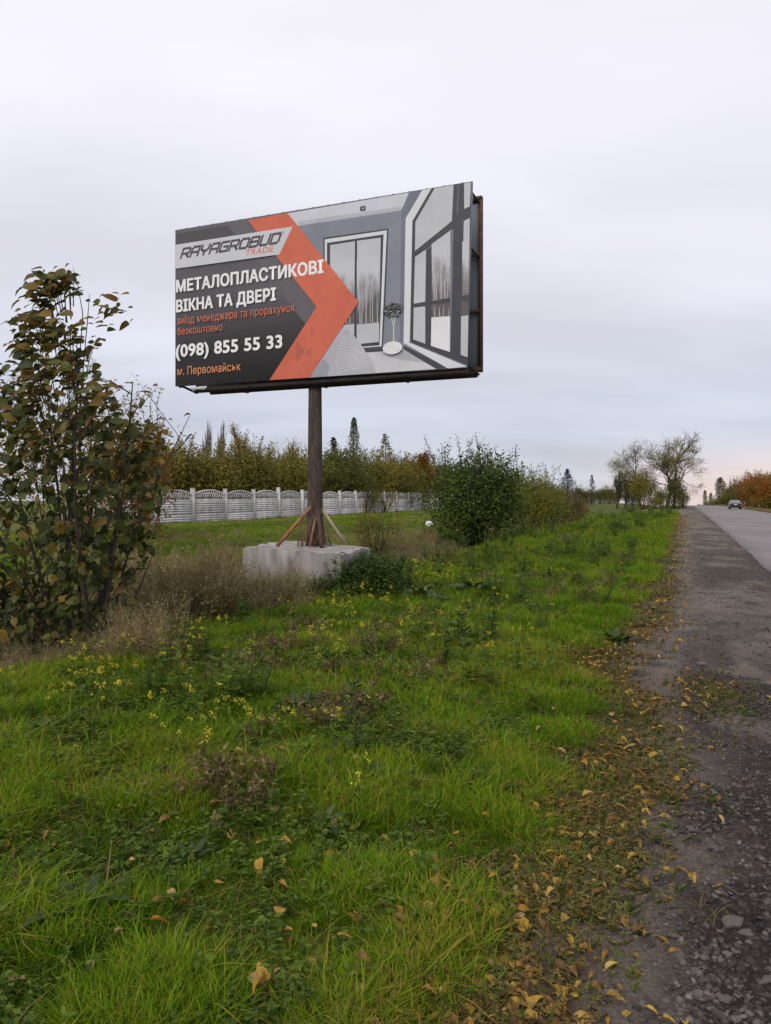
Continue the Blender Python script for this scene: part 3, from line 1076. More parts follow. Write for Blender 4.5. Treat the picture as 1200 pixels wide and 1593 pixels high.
# small steel plate on the top edge, torn scrap at the bottom left
MB().prism([(2.86, 2.95), (3.30, 2.945), (3.30, 2.985), (2.86, 2.99)], -0.10, -0.05, bf(0)).build('top_plate', M['rust_dark'], board)
MB().prism([(0.33, -0.04), (0.72, -0.03), (0.71, -0.075), (0.66, -0.10), (0.42, -0.085), (0.40, -0.13), (0.38, -0.09)], -0.03, -0.018, bf(0)).build('torn_scrap', M['vinyl'], board)
clip = None
for k in range(19):
    x_ = 0.25 + k * 0.305
    if clip is None:
        clip = MB().box((0, 0, 0), (0.018, 0.03, 0.02)).build('clip', M['rust_dark'], board)
        c_ = clip
    else:
        c_ = clip.copy()
        COL.objects.link(c_)
    c_.location = Vector(BL - BASE + E1 * x_ + UP * (3.0 - 0.0087 * x_ + 0.003) + NB * 0.02)
    c_.rotation_euler = (0, 0, math.atan2(E1[1], E1[0]))
zt = 3.62 - 0.10
MB().tube([(0, 0, -0.05), (0, 0, 0.5), (0.0, 0, zt - BASE[2]), (0, 0, 5.8 - BASE[2])], [0.155, 0.142, 0.118, 0.11], 20).build('pole', M['pole'], board, smoothed=True)
for a, b, w, mt in (((-0.06, -0.10, 0.72), (-0.66, -0.20, 0.02), 0.032, 'brace_rust'), ((0.08, -0.02, 0.74), (0.57, 0.02, 0.02), 0.028, 'brace_pale'),
                    ((0.06, -0.13, 0.62), (0.17, -0.55, 0.02), 0.035, 'brace_dark'), ((0.02, -0.17, 0.52), (-0.06, -0.36, 0.02), 0.02, 'brace_rust'), ((0.17, -0.10, 0.35), (0.01, -0.32, 0.03), 0.025, 'brace_dark')):
    MB().tube([a, b], [w, w * 1.05], 7).build('brace', M[mt], board)
rg = random.Random(4)
vn = MB()
for k in range(34):
    a = rg.uniform(2.6, 6.6)
    r0 = rg.uniform(0.15, 0.34)
    h = rg.uniform(0.25, 0.75)
    p0 = np.array([r0 * math.cos(a), r0 * math.sin(a), 0.0])
    p2 = np.array([0.16 * math.cos(a + rg.uniform(-.5, .5)), 0.16 * math.sin(a), h])
    pm = (p0 + p2) / 2 + np.array([rg.uniform(-.05, .05), rg.uniform(-.05, .05), 0])
    vn.tube([p0, pm, p2], [0.007, 0.005, 0.003], 4, 0.3 + 0.4 * rg.random())
M['dry_stem'] = foliage('dry_stem', [(0.10, 0.065, 0.04), (0.20, 0.145, 0.085), (0.30, 0.24, 0.15)], 0.1)
vn_o = tag(vn.build('dry_vines', M['dry_stem'], None, BASE), 'dry brown stems tangled round the foot of the billboard pole', 'dry weeds', kind='stuff')

# ------------------------------------------------------------------ concrete footing
def footing():
    tp = [(-2.50, 12.95), (-0.66, 11.42), (-0.30, 13.20), (-2.05, 14.9)]
    c = np.mean(tp, axis=0)
    mb = MB()
    n = 11
    g = np.linspace(0, 1, n)
    r = np.random.RandomState(3)
    q = [np.array(p) for p in tp]
    Vt = []
    for b_ in g:
        for a_ in g:
            p = (q[0] * (1 - a_) + q[1] * a_) * (1 - b_) + (q[3] * (1 - a_) + q[2] * a_) * b_
            edge = a_ in (0, 1) or b_ in (0, 1)
            Vt.append([p[0] + r.normal(0, .006), p[1] + r.normal(0, .006), 0.635 + r.normal(0, 0.009) - (0.025 * (r.rand() > 0.7) if edge else -0.0)])
    Vt = np.array(Vt)
    F = [[j * n + i, j * n + i + 1, (j + 1) * n + i + 1, (j + 1) * n + i] for j in range(n - 1) for i in range(n - 1)]
    mb.add(Vt, F)
    ring = [i for i in range(n)] + [j * n + n - 1 for j in range(1, n)] + [(n - 1) * n + i for i in range(n - 2, -1, -1)] + [j * n for j in range(n - 2, 0, -1)]
    R0 = Vt[ring]
    m = len(ring)
    lv = [R0 + np.array([0, 0, 0.0])]
    for zz in (0.60, 0.42, 0.2, -0.45):
        k = R0.copy()
        d = k[:, :2] - c
        d /= np.linalg.norm(d, axis=1)[:, None]
        k[:, :2] += d * (0.008 + r.normal(0, .006, (m, 1)))
        k[:, 2] = zz + r.normal(0, .01, m)
        lv.append(k)
    V = np.concatenate(lv)
    F = [[l * m + i, (l + 1) * m + i, (l + 1) * m + (i + 1) % m, l * m + (i + 1) % m] for l in range(len(lv) - 1) for i in range(m)]
    mb.add(V, F)
    o = mb.build('concrete_footing', M['concrete'])
    return tag(o, 'rough grey cast concrete block under the billboard pole', 'concrete block')


footing()

# ================================================================== white panel fence
def fence():
    s0, _ = xy_to_sl(-7.31, 28.0)
    LF = -17.28
    PITCH = 2.13
    root = empty('concrete_fence', (*sl_to_xy(s0, LF), 0.0), 'long white concrete panel fence with diagonal lattice top panels behind the lawn', 'fence', rz=PI / 2 - ROAD_TH)
    # local x runs along the fence, away from the camera
    post = MB()
    post.box((0, 0, 0.56), (0.13, 0.13, 1.62))
    post.prism([(-0.075, -0.075), (0.075, -0.075), (0.075, 0.075), (-0.075, 0.075)], 1.37, 1.40)
    post_me = post.mesh('post', M['fence_white'])
    pn = MB()
    pn.box((PITCH / 2, 0, 0.235), (PITCH - 0.134, 0.05, 0.455))
    for z in (0.06, 0.15, 0.235, 0.32, 0.41):
        pn.box((PITCH / 2, -0.03, z), (PITCH - 0.22, 0.014, 0.066))
    panel_me = pn.mesh('panel', M['fence_white'])
    la = MB()
    w = PITCH - 0.134
    x0 = PITCH / 2 - w / 2
    H0, H1 = 0.33, 0.47

    def top(x):
        t = (x - x0) / w
        return H0 + (H1 - H0) * math.sin(PI * min(max((t - 0.06) / 0.88, 0), 1)) ** 0.7
    n = 14
    arc_o = [(x0 + w * i / n, top(x0 + w * i / n)) for i in range(n + 1)]
    for (xa, ya), (xb, yb) in zip(arc_o[:-1], arc_o[1:]):
        la.prism([(xa, ya - 0.055), (xb, yb - 0.055), (xb, yb), (xa, ya)], -0.025, 0.025, ((0, 0, 0), (1, 0, 0), (0, 0, 1), (0, -1, 0)))
    la.prism([(x0, 0.0), (x0 + w, 0.0), (x0 + w, 0.085), (x0, 0.085)], -0.025, 0.025, ((0, 0, 0), (1, 0, 0), (0, 0, 1), (0, -1, 0)))
    for k in range(-4, 17):
        for sg in (1, -1):
            a = x0 + k * 0.15 + 0.02
            pts = []
            for z in np.linspace(0.08, 0.46, 9):
                xx = a + sg * (z - 0.08) * 0.62 + (0.0 if sg > 0 else 0.24)
                if x0 + 0.03 < xx < x0 + w - 0.03 and z < top(xx) - 0.03:
                    pts.append((xx, z))
            if len(pts) >= 2:
                (xa, ya), (xb, yb) = pts[0], pts[-1]
                la.prism([(xa - 0.014, ya), (xa + 0.014, ya), (xb + 0.014, yb), (xb - 0.014, yb)], -0.015 + 0.004 * sg, 0.015 + 0.004 * sg, ((0, 0, 0), (1, 0, 0), (0, 0, 1), (0, -1, 0)))
    lat_me = la.mesh('lattice_panel', M['fence_white'])
    r = random.Random(8)
    zs = {}
    for k in range(-3, 86):
        x, y = sl_to_xy(s0 + k * PITCH, LF)
        zs[k] = float(hgt(x, y)) + 0.03 * (r.random() - 0.5)
    for k in range(-3, 85):
        z = zs[k] - 0.08
        if k in (3, 5):
            z += 0.07
        o = link('post', post_me, root, (k * PITCH, 0, z))
        o.rotation_euler = (r.gauss(0, 0.018), r.gauss(0, 0.014), 0)
        zb = min(zs[k], zs[k + 1]) - 0.13 + 0.02 * r.random()
        link('panel', panel_me, root, (k * PITCH, 0, zb))
        link('panel', panel_me, root, (k * PITCH, 0, zb + 0.466))
        o = link('lattice_panel', lat_me, root, (k * PITCH, 0, zb + 0.932))
        o.rotation_euler = (0, r.gauss(0, 0.006), 0)
    return root


fence()

# ================================================================== vegetation builders
def unit(v):
    v = np.asarray(v, float)
    return v / (np.linalg.norm(v) + 1e-9)


def rand_dirs(r, n):
    v = r.normal(size=(n, 3))
    return v / np.linalg.norm(v, axis=1)[:, None]


class Grower:
    def __init__(self, seed, levels, nb, ratio, ang, wob=0.16, trop=0.1, sides=5):
        self.r = np.random.RandomState(seed)
        self.levels, self.nb, self.ratio, self.ang, self.wob, self.trop, self.sides = levels, nb, ratio, ang, wob, trop, sides
        self.mb = MB()
        self.tp, self.td = [], []

    def grow(self, p, d, ln, rad, lev=0):
        r = self.r
        n = 5 if lev < self.levels else 4
        pts, ds = [np.array(p, float)], [unit(d)]
        for i in range(n):
            d = unit(np.array(d) + r.normal(0, self.wob, 3) + np.array([0, 0, self.trop]))
            pts.append(pts[-1] + d * ln / n)
            ds.append(d)
        endr = 0.55 if lev < self.levels else 0.3
        rad_l = np.linspace(rad, rad * endr, n + 1)
        self.mb.tube(pts, rad_l, self.sides if lev < 2 else 4 if lev < 3 else 3, 0.5, cap=False)
        if lev >= self.levels - 1:
            for q, dd in zip(pts[1:], ds[1:]):
                self.tp.append(q)
                self.td.append(dd)
        if lev >= self.levels:
            return
        k = self.nb[lev]
        for i in range(k):
            t = 0.35 + 0.65 * (i + r.rand()) / k
            j = min(int(t * n), n - 1)
            f = t * n - j
            st = pts[j] * (1 - f) + pts[j + 1] * f
            a = self.ang[lev] * (0.7 + 0.6 * r.rand())
            pp = unit(np.cross(ds[j], rand_dirs(r, 1)[0]))
            nd = ds[j] * math.cos(a) + pp * math.sin(a)
            self.grow(st, nd, ln * self.ratio[lev] * (0.75 + 0.5 * r.rand()) * (1.15 - 0.35 * t), rad_l[j] * 0.62, lev + 1)
        self.grow(pts[-1], ds[-1], ln * self.ratio[lev] * 0.9, rad * endr, lev + 1)


def foliage_at(mb, r, P, Dd, per, spread, ln, wd, down=0.0, wind=(0, 0, 0), tintf=None):
    P = np.repeat(np.asarray(P), per, 0)
    n = len(P)
    P = P + r.normal(0, spread, (n, 3))
    D = rand_dirs(r, n) + np.array(wind) + np.array([0, 0, -down])
    N = rand_dirs(r, n) + np.array([0, 0, 0.5])
    t = r.rand(n) if tintf is None else tintf(P, r)
    s = 0.7 + 0.6 * r.rand(n)
    mb.leaves(P, D, N, ln * s, wd * s, 0.15, t)
    return mb


def blob_points(r, c, rad, nl, n, lobe=0.45, fill=0.5):
    """points on the lumps of an uneven crown"""
    c, rad = np.array(c), np.array(rad)
    d = rand_dirs(r, nl)
    d[:, 2] = np.abs(d[:, 2]) * 0.9 - 0.25 * r.rand(nl)
    cen = d * rad * (0.45 + 0.35 * r.rand(nl))[:, None]
    lr = lobe * (0.6 + 0.7 * r.rand(nl))
    w = lr ** 2 / (lr ** 2).sum()
    idx = r.choice(nl, n, p=w)
    q = rand_dirs(r, n)
    out = q * (r.rand(n) ** fill)[:, None]
    P = cen[idx] + out * lr[idx][:, None] * rad
    return c + P, q, idx


def make_shrub(seed, w, h, mat, leaf=0.07, n=5000, nl=22, lobe=0.42, stems=7, shoots=6, bark='bark_dark', dep=None, low=0.05, shoot_h=0.3, aspect=0.6, skirt=0.16):
    """returns (stem mesh, crown mesh) standing on the origin"""
    r = np.random.RandomState(seed)
    dep = dep or w
    st, cr_ = MB(), MB()
    for k in range(stems):
        a = r.rand() * 2 * PI
        e = np.array([math.cos(a) * w * 0.3 * r.rand(), math.sin(a) * dep * 0.3 * r.rand(), h * (0.55 + 0.35 * r.rand())])
        p0 = np.array([math.cos(a) * w * 0.05, math.sin(a) * w * 0.05, -0.1])
        m1 = p0 * 0.6 + e * 0.4 + r.normal(0, 0.05 * w, 3) * [1, 1, 0.2]
        st.tube([p0, m1, e], [0.012 * h + .008, 0.008 * h + .005, 0.004], 5, 0.5)
    zc = h * (0.5 + low)
    P, q, idx = blob_points(r, (0, 0, zc), (w / 2, dep / 2, h - zc), nl, n, lobe)
    Plow = P[:, 2] < 0.06
    P[Plow, 2] = 0.06 + 0.3 * r.rand(Plow.sum())
    # fill the lower half too
    lw = r.rand(n) < 0.35
    P[lw, 2] = np.abs(zc - (P[lw, 2] - zc) * 0.9 - 0.1 * h * r.rand(lw.sum()))
    sk = r.rand(n) < skirt
    m = int(sk.sum())
    aa, zz = r.rand(m) * 2 * PI, zc * 1.1 * r.rand(m)
    rr = (0.45 + 0.5 * r.rand(m)) * np.interp(zz / zc, [0, 0.5, 1.1], [0.72, 0.92, 0.95]) * (0.75 + 0.5 * vnoise(aa * 1.6, zz * 2.0, seed))
    P[sk] = np.stack([rr * np.cos(aa) * w / 2, rr * np.sin(aa) * dep / 2, zz + 0.03], 1)
    D = rand_dirs(r, n) + q * 0.5 + np.array([0, 0, -0.25])
    N = q + rand_dirs(r, n) * 0.7
    lobe_t = r.rand(nl)
    t = np.clip(0.55 * r.rand(n) + 0.45 * lobe_t[idx], 0, 1)
    s = 0.6 + 0.8 * r.rand(n)
    cr_.leaves(P, D, N, leaf * s, leaf * aspect * s, 0.15, t)
    for k in range(shoots):
        a, q_ = r.rand() * 2 * PI, r.rand() ** 0.5
        p0 = np.array([math.cos(a) * q_ * w * 0.38, math.sin(a) * q_ * dep * 0.38, h * (0.80 + 0.1 * r.rand())])
        d = unit([0.3 * r.normal(), 0.3 * r.normal(), 1])
        L = shoot_h * (0.5 + r.rand())
        p1, p2 = p0 + d * L * .5 + r.normal(0, .03, 3), p0 + d * L + r.normal(0, .05, 3)
        st.tube([p0 - d * 0.4 * h, p0, p1, p2], [0.010, 0.008, 0.005, 0.002], 3, 0.5, cap=False)
        m = 16
        tt = r.rand(m)
        pp = p0 + (p2 - p0) * tt[:, None] + r.normal(0, leaf * 0.45, (m, 3))
        cr_.leaves(pp, rand_dirs(r, m) + d * 0.4, rand_dirs(r, m), leaf * 0.85, leaf * aspect * 0.85, 0.15, r.rand(m))
    return st.mesh('stems', M[bark]), cr_.mesh('crown', mat)


def plant_tree(name, meshes, loc, label, cat, group=None, rz=0.0, sc=(1, 1, 1), names=('trunk', 'crown')):
    o = empty(name, loc, label, cat, group, rz)
    o.scale = sc
    for nm, me in zip(names, meshes):
        if me is not None:
            link(nm, me, o)
    return o


FOL = dict(
    lime=foliage('leaves_lime', [(0.05, 0.07, 0.015), (0.12, 0.145, 0.022), (0.21, 0.20, 0.03), (0.30, 0.23, 0.035)], 0.35, clump=0.6),
    hedge_olive=foliage('leaves_olive', [(0.060, 0.068, 0.016), (0.132, 0.124, 0.024), (0.215, 0.178, 0.03), (0.31, 0.215, 0.035)], 0.3, clump=0.5),
    hedge_green=foliage('leaves_green', [(0.034, 0.052, 0.014), (0.075, 0.095, 0.02), (0.13, 0.135, 0.028), (0.20, 0.165, 0.035)], 0.3, clump=0.5),
    yellow=foliage('leaves_yellow', [(0.09, 0.08, 0.016), (0.19, 0.145, 0.022), (0.32, 0.22, 0.028), (0.42, 0.28, 0.035)], 0.35, clump=0.4),
    amber=foliage('leaves_amber', [(0.08, 0.05, 0.014), (0.20, 0.11, 0.02), (0.30, 0.16, 0.025)], 0.35, clump=0.4),
    dark=foliage('leaves_dark', [(0.024, 0.042, 0.010), (0.046, 0.080, 0.014), (0.080, 0.120, 0.02), (0.13, 0.145, 0.028)], 0.25, clump=0.5),
    needle=foliage('needles_dark', [(0.012, 0.022, 0.014), (0.022, 0.036, 0.020), (0.035, 0.05, 0.026)], 0.1),
    brownish=foliage('leaves_brown', [(0.06, 0.05, 0.025), (0.12, 0.085, 0.035), (0.19, 0.12, 0.045)], 0.3, clump=0.4),
    orange=foliage('leaves_orange', [(0.16, 0.06, 0.015), (0.30, 0.11, 0.02), (0.36, 0.15, 0.025)], 0.35, clump=0.5),
    poplar=foliage('leaves_poplar', [(0.05, 0.06, 0.018), (0.09, 0.095, 0.026), (0.14, 0.13, 0.035)], 0.3, clump=0.4),
    walnut=foliage('leaves_walnut', [(0.13, 0.13, 0.035), (0.23, 0.21, 0.055), (0.33, 0.27, 0.075)], 0.35),
    greygreen=foliage('leaves_grey_green', [(0.05, 0.055, 0.03), (0.085, 0.09, 0.045), (0.12, 0.115, 0.055)], 0.3, clump=0.4),
)


def at(px, Y, lift=0.0):
    x = (px - 600) / 1150.0 * Y
    return (x, Y, hgt(x, Y) - 0.02 + lift)


def top_h(row, px, Y):
    """height above the ground of something whose top shows at this row"""
    return EYE + (770 - row) / 1150.0 * Y - hgt((px - 600) / 1150.0 * Y, Y)


# ------------------------------------------------------------------ shrubs behind the white fence
HV = {}
for nm, mt, seeds in (('olive', 'hedge_olive', (1, 2, 3)), ('green', 'hedge_green', (4, 5, 6)), ('yellow', 'yellow', (7,)), ('amber', 'amber', (8,))):
    HV[nm] = [make_shrub(s_ * 11, 3.2, 3.2, FOL[mt], leaf=0.105, n=6500, nl=26, lobe=0.42, shoots=16, shoot_h=0.5) for s_ in seeds]
hedge = [  # px, top row, kind, width factor
    (222, 690, 'olive', 1.0), (252, 686, 'olive', 1.0), (292, 688, 'olive', 1.05), (330, 694, 'olive', 1.0), (366, 688, 'olive', 1.0), (400, 694, 'olive', 1.0), (432, 700, 'olive', 1.0),
    (462, 696, 'olive', 1.0), (492, 700, 'green', 1.0), (522, 694, 'green', 1.1), (548, 704, 'green', 1.0), (574, 702, 'olive', 1.0), (600, 704, 'olive', 1.0), (624, 712, 'olive', 1.0), (646, 708, 'amber', 0.9),
    (684, 722, 'green', 1.0), (706, 726, 'green', 1.0)]
rH = random.Random(21)
ORD = ['first', 'second', 'third', 'fourth', 'fifth', 'sixth', 'seventh', 'eighth', 'ninth', 'tenth']
nl_ = sum(1 for q in hedge if q[0] < 488)
for i, (px, row, kd, wf) in enumerate(hedge):
    u = (px - 600) / 1150.0
    Lx = -19.0 - 0.5 * rH.random()
    Y = Lx * 1.0795 / (u - 0.4056)
    h = top_h(row - 7, px, Y)
    ms = HV[kd][i % len(HV[kd])]
    sx = 1.12 * wf * (0.95 + 0.15 * rH.random()) * max(1.0, h / 3.6)
    side = '%s left of the billboard pole' % ORD[nl_ - 1 - i] if i < nl_ else '%s right of the billboard pole' % ORD[i - nl_]
    lab = {'olive': 'olive brown shrub behind the white fence, ', 'green': 'green leafy shrub behind the white fence, ', 'amber': 'amber yellow shrub behind the white fence, '}[kd] + side
    plant_tree('shrub', ms, at(px, Y), lab, 'shrub', 'shrubs behind the white fence', rH.random() * 6.28, (sx, sx, h / 3.35), ('stems', 'crown'))

ff = make_shrub(23, 2.4, 1.9, FOL['hedge_olive'], leaf=0.085, n=1100, nl=18, lobe=0.40, stems=9, shoots=14, shoot_h=0.5)
fg = make_shrub(24, 2.6, 2.0, FOL['hedge_green'], leaf=0.09, n=1700, nl=18, lobe=0.42, stems=9, shoots=12, shoot_h=0.4)
for px, Y, ms, k, lab in ((566, 43, fg, 0.95, 'leafy green bush growing against the white fence just right of the pole'), (598, 44, ff, 1.0, 'thin olive bush against the white fence midway between pole and green bush'),
                          (632, 50, fg, 1.1, 'green bush covering the white fence left of the big green bush'), (655, 52, ff, 1.2, 'olive bush covering the white fence beside the big green bush'),
                          (440, 35.5, ff, 0.7, 'thin olive sprigs against the white fence left of the pole'), (588, 20.5, ff, 0.72, 'dead looking twiggy bush in the ditch right of the footing')):
    plant_tree('shrub', ms, at(px, Y), lab, 'shrub', 'bushes against the fence', px, (k, k, k), ('stems', 'crown'))

# second rank fills the ground farther back
for i in range(14):
    px = 232 + i * 34
    u = (px - 600) / 1150.0
    Y = -25.0 * 1.0795 / (u - 0.4056)
    h = top_h(706 + rH.randint(-6, 8), px, Y)
    kd = 'olive' if px < 470 else 'green'
    ms = HV[kd][i % len(HV[kd])]
    plant_tree('shrub', ms, at(px, Y), 'tall back row shrub seen over the fence shrubs, %s from the left' % (ORD + ['eleventh', 'twelfth', 'thirteenth', 'fourteenth'])[i], 'shrub', 'shrubs of the second row', rH.random() * 6.28, (1.5, 1.5, h / 3.35), ('stems', 'crown'))


# ------------------------------------------------------------------ taller trees on the left
def make_poplar(seed, h, w, mat, n=3500, leaf=0.16):
    r = np.random.RandomState(seed)
    t, c = MB(), MB()
    t.tube([(0, 0, -0.3), (0.02 * h * r.normal(), 0, h * 0.5), (0.01 * h * r.normal(), 0, h)], [0.02 * h, 0.012 * h, 0.004], 6)
    z = h * (0.10 + 0.9 * r.rand(n) ** 0.85)
    prof_ = np.sin(np.clip((z / h - 0.04) / 0.98, 0, 1) * PI) ** 0.6 * (0.75 + 0.5 * vnoise(z * 1.4, z * 0 + seed, seed))
    a = r.rand(n) * 2 * PI
    q = r.rand(n) ** 0.5 * w / 2 * prof_ * (0.8 + 0.4 * vnoise(a * 1.5, z * 0.9, seed + 3))
    P = np.stack([q * np.cos(a), q * np.sin(a), z], 1)
    c.leaves(P, rand_dirs(r, n) + [0, 0, 0.6], rand_dirs(r, n), leaf, leaf * 0.7, 0.15, np.clip(0.6 * r.rand(n) + 0.4 * vnoise(z * 2, a, seed), 0, 1))
    return t.mesh('trunk', M['bark']), c.mesh('crown', mat)


def make_bare(seed, h, spread, mat_leaf=None, per=1, leaf=0.1, bark='bark', levels=3, ang=(0.55, 0.6, 0.7, 0.7), nb=(7, 5, 4, 3), upright=0.25, r0=None, lean=0.0, first=0.45, ratio=(0.55, 0.55, 0.6, 0.6), lspread=0.12):
    g = Grower(seed, levels, nb, ratio, ang, 0.12, upright)
    g.grow((0, 0, -0.3), (lean, 0, 1), h * first, r0 or 0.018 * h)
    V = np.concatenate(g.mb.V)
    top, wid = V[:, 2].max(), np.abs(V[:, :2]).max()
    f = np.array([spread / 2 / wid, spread / 2 / wid, h / top])
    for i in range(len(g.mb.V)):
        g.mb.V[i] = g.mb.V[i] * f
    tm = g.mb.mesh('trunk', M[bark])
    cm = None
    if mat_leaf is not None:
        cb = MB()
        foliage_at(cb, g.r, np.array(g.tp) * f, g.td, per, lspread, leaf, leaf * 0.6, 0.5)
        cm = cb.mesh('crown', mat_leaf)
    return tm, cm


def make_conifer(seed, h, w, mat, n=42):
    r = np.random.RandomState(seed)
    t, c = MB(), MB()
    t.tube([(0, 0, -0.3), (0, 0, h * 0.5), (0, 0, h)], [0.018 * h, 0.01 * h, 0.003], 6)
    for k in range(n):
        z = h * (0.08 + 0.9 * k / n)
        L = w / 2 * (1 - (z / h)) ** 1.0 * (0.6 + 0.6 * r.rand()) + 0.04
        for j in range(4):
            a = r.rand() * 2 * PI
            d = np.array([math.cos(a), math.sin(a), -0.18 + 0.5 * z / h])
            m = 34
            tt = r.rand(m) ** 0.7
            P = np.array([0, 0, z]) + d * L * tt[:, None] + r.normal(0, 0.03 + 0.07 * L, (m, 3))
            D = d + rand_dirs(r, m) * 0.7
            c.leaves(P, D, rand_dirs(r, m) + [0, 0, 1], 0.10 + 0.07 * L, 0.05, 0.1, r.rand(m))
    return t.mesh('trunk', M['bark_dark']), c.mesh('crown', mat)


x_ = at(551, 90)
plant_tree('poplar_tree', make_poplar(31, top_h(650, 551, 90), 1.6, FOL['poplar']), x_, 'slim green poplar rising above the shrubs just right of the billboard pole', 'tree')
bp1 = make_bare(33, 11.5, 2.6, levels=3, ang=(0.28, 0.3, 0.35), upright=0.5, nb=(9, 5, 4), first=0.6, bark='bark_pale')
for px_, lb_ in ((325, 'left one of two thin bare upright trees above the olive shrubs'), (343, 'right one of two thin bare upright trees above the olive shrubs')):
    plant_tree('bare_tree', bp1, at(px_, 92), lb_, 'tree', 'bare trees behind the fence', px_, (1, 1, top_h(650, px_, 92) / 11.5))
plant_tree('young_tree', make_bare(35, 6.6, 3.6, FOL['yellow'], 2, 0.10, levels=3, nb=(7, 4, 4), upright=0.3), at(388, 44), 'thin yellowing young tree with sparse crown above the olive shrubs', 'tree', None, 0, (1, 1, top_h(655, 388, 44) / 6.6))
plant_tree('young_tree', make_bare(36, 5.4, 3.0, FOL['yellow'], 2, 0.10, levels=3, nb=(7, 4, 4), upright=0.3), at(446, 46), 'low twiggy yellow tree left of the billboard pole above the shrubs', 'tree', None, 0, (1, 1, top_h(680, 446, 46) / 5.4))
plant_tree('fir_tree', make_conifer(37, 6.5, 2.6, FOL['needle']), at(519, 56), 'dark pointed fir just right of the billboard pole', 'tree', None, 0, (1, 1, top_h(677, 519, 56) / 6.5))
plant_tree('larch_tree', make_conifer(38, 6.6, 3.6, FOL['hedge_olive'], 30), at(600, 56), 'pale brown pointed larch between the poplar and the big green bush', 'tree', None, 0, (1, 1, top_h(671, 600, 56) / 6.6))
plant_tree('young_tree', make_bare(39, 5.2, 2.6, FOL['amber'], 5, 0.12, levels=3, nb=(7, 5, 3), upright=0.35), at(658, 55), 'amber yellow tree at the left edge of the big green bush', 'tree', None, 0, (1, 1, top_h(697, 658, 55) / 5.2))
# yellow tree behind the hazel at the left
yt = make_shrub(41, 4.6, 4.4, FOL['yellow'], leaf=0.085, n=6500, nl=34, lobe=0.36, shoots=34, shoot_h=0.9)
plant_tree('maple_tree', yt, at(128, 17.5), 'loose yellow leaved tree behind the big leaved shrub at the left', 'tree', None, 0.6, (1.12, 1.0, top_h(585, 130, 17.5) / 4.6), ('stems', 'crown'))
plant_tree('maple_tree', HV['amber'][0], at(212, 19.5), 'small amber bush behind the right side of the big leaved shrub', 'shrub', None, 0.2, (0.72, 0.72, top_h(640, 212, 19.5) / 3.35), ('stems', 'crown'))

# ------------------------------------------------------------------ bushes along the verge
bg = make_shrub(51, 3.3, 3.55, FOL['dark'], leaf=0.09, n=17000, nl=46, lobe=0.42, stems=14, shoots=44, shoot_h=0.55, low=0.02, skirt=0.24)
gb = plant_tree('green_bush', bg, at(741, 27), 'big dense dark green bush right of the billboard footing', 'bush', None, 0.4, (1.3, 1.15, 1.04), ('stems', 'crown'))
sp = MB()
for (x, y, z, dx) in ((-1.45, -0.2, 3.1, -0.25), (-0.05, -0.3, 3.3, -0.12), (-0.45, 0.1, 3.2, -0.12), (-1.75, 0.1, 2.6, -0.3)):
    a = np.array([x, y, z])
    b = a + np.array([dx, 0, 0.72])
    sp.tube([a - (b - a) * 0.8, a, b], [0.014, 0.012, 0.006], 4, 0.3)
    rs = np.random.RandomState(int(abs(x * 100)))
    t = rs.rand(34)
    sp.leaves(a + (b - a) * t[:, None] + rs.normal(0, 0.03, (34, 3)), rand_dirs(rs, 34) + [0, 0, 1], rand_dirs(rs, 34), 0.06, 0.03, 0.1, rs.rand(34) * 0.6)
so_ = sp.build('bare_shoots', FOL['brownish'], gb)
so_['kind'] = 'stuff'
bush2 = make_shrub(53, 4.2, 3.2, FOL['lime'], leaf=0.085, n=13000, nl=30, shoots=22, shoot_h=0.5)
plant_tree('yellow_bush', bush2, at(818, 33.5), 'yellow green bush with a rounded top right of the dark green bush', 'bush', None, 0.2, (1, 1, top_h(724, 815, 37) / 3.3), ('stems', 'crown'))
plant_tree('green_bush', HV['green'][0], at(846, 40), 'low green bush in front of the brownish twiggy bush', 'bush', None, 0.9, (0.85, 0.85, 0.66), ('stems', 'crown'))
bush3 = make_shrub(55, 3.6, 2.6, FOL['brownish'], leaf=0.08, n=6500, nl=26, shoots=40, shoot_h=0.6)
plant_tree('twiggy_bush', bush3, at(874, 46), 'brownish pink twiggy bush where the verge narrows', 'bush', None, 0.2, (1, 1, top_h(752, 874, 46) / 2.9), ('stems', 'crown'))
plant_tree('yellow_bush', HV['olive'][1], at(893, 50), 'small yellow olive bush right of the twiggy bush', 'bush', None, 0.2, (0.8, 0.8, 0.6), ('stems', 'crown'))

# far trees behind the fence towards the crest of the road
plant_tree('pine_tree', make_conifer(57, 6.4, 6.4, FOL['needle'], 64), at(883, 118), 'dark spreading conifer beyond the twiggy bush', 'tree', None, 0, (1, 1, top_h(729, 883, 118) / 6.3))
plant_tree('larch_tree', make_conifer(58, 5.6, 2.4, FOL['greygreen'], 26), at(921, 122), 'slender grey green conifer right of the dark conifer', 'tree', None, 0, (1, 1, top_h(737, 921, 122) / 5.6))
fb = [(722, 716, 80, 'green'), (762, 714, 80, 'green'), (792, 718, 84, 'green'), (832, 738, 92, 'olive'), (852, 744, 100, 'green'), (866, 748, 108, 'green'), (902, 752, 125, 'green'), (914, 756, 135, 'olive'), (934, 752, 150, 'green'), (948, 750, 160, 'olive'), (958, 756, 170, 'green')]
for i, (px, row, Y, kd) in enumerate(fb):
    h = top_h(row, px, Y)
    ms = HV[kd][i % len(HV[kd])]
    plant_tree('shrub', ms, at(px, Y, -0.35), 'distant %s tree crown beyond the fence, %s from the big green bush' % (kd, (ORD + ['eleventh'])[i]), 'tree', 'distant trees beyond the fence', i, (h / 3.2, h / 3.2, h / 3.35), ('stems', 'crown'))
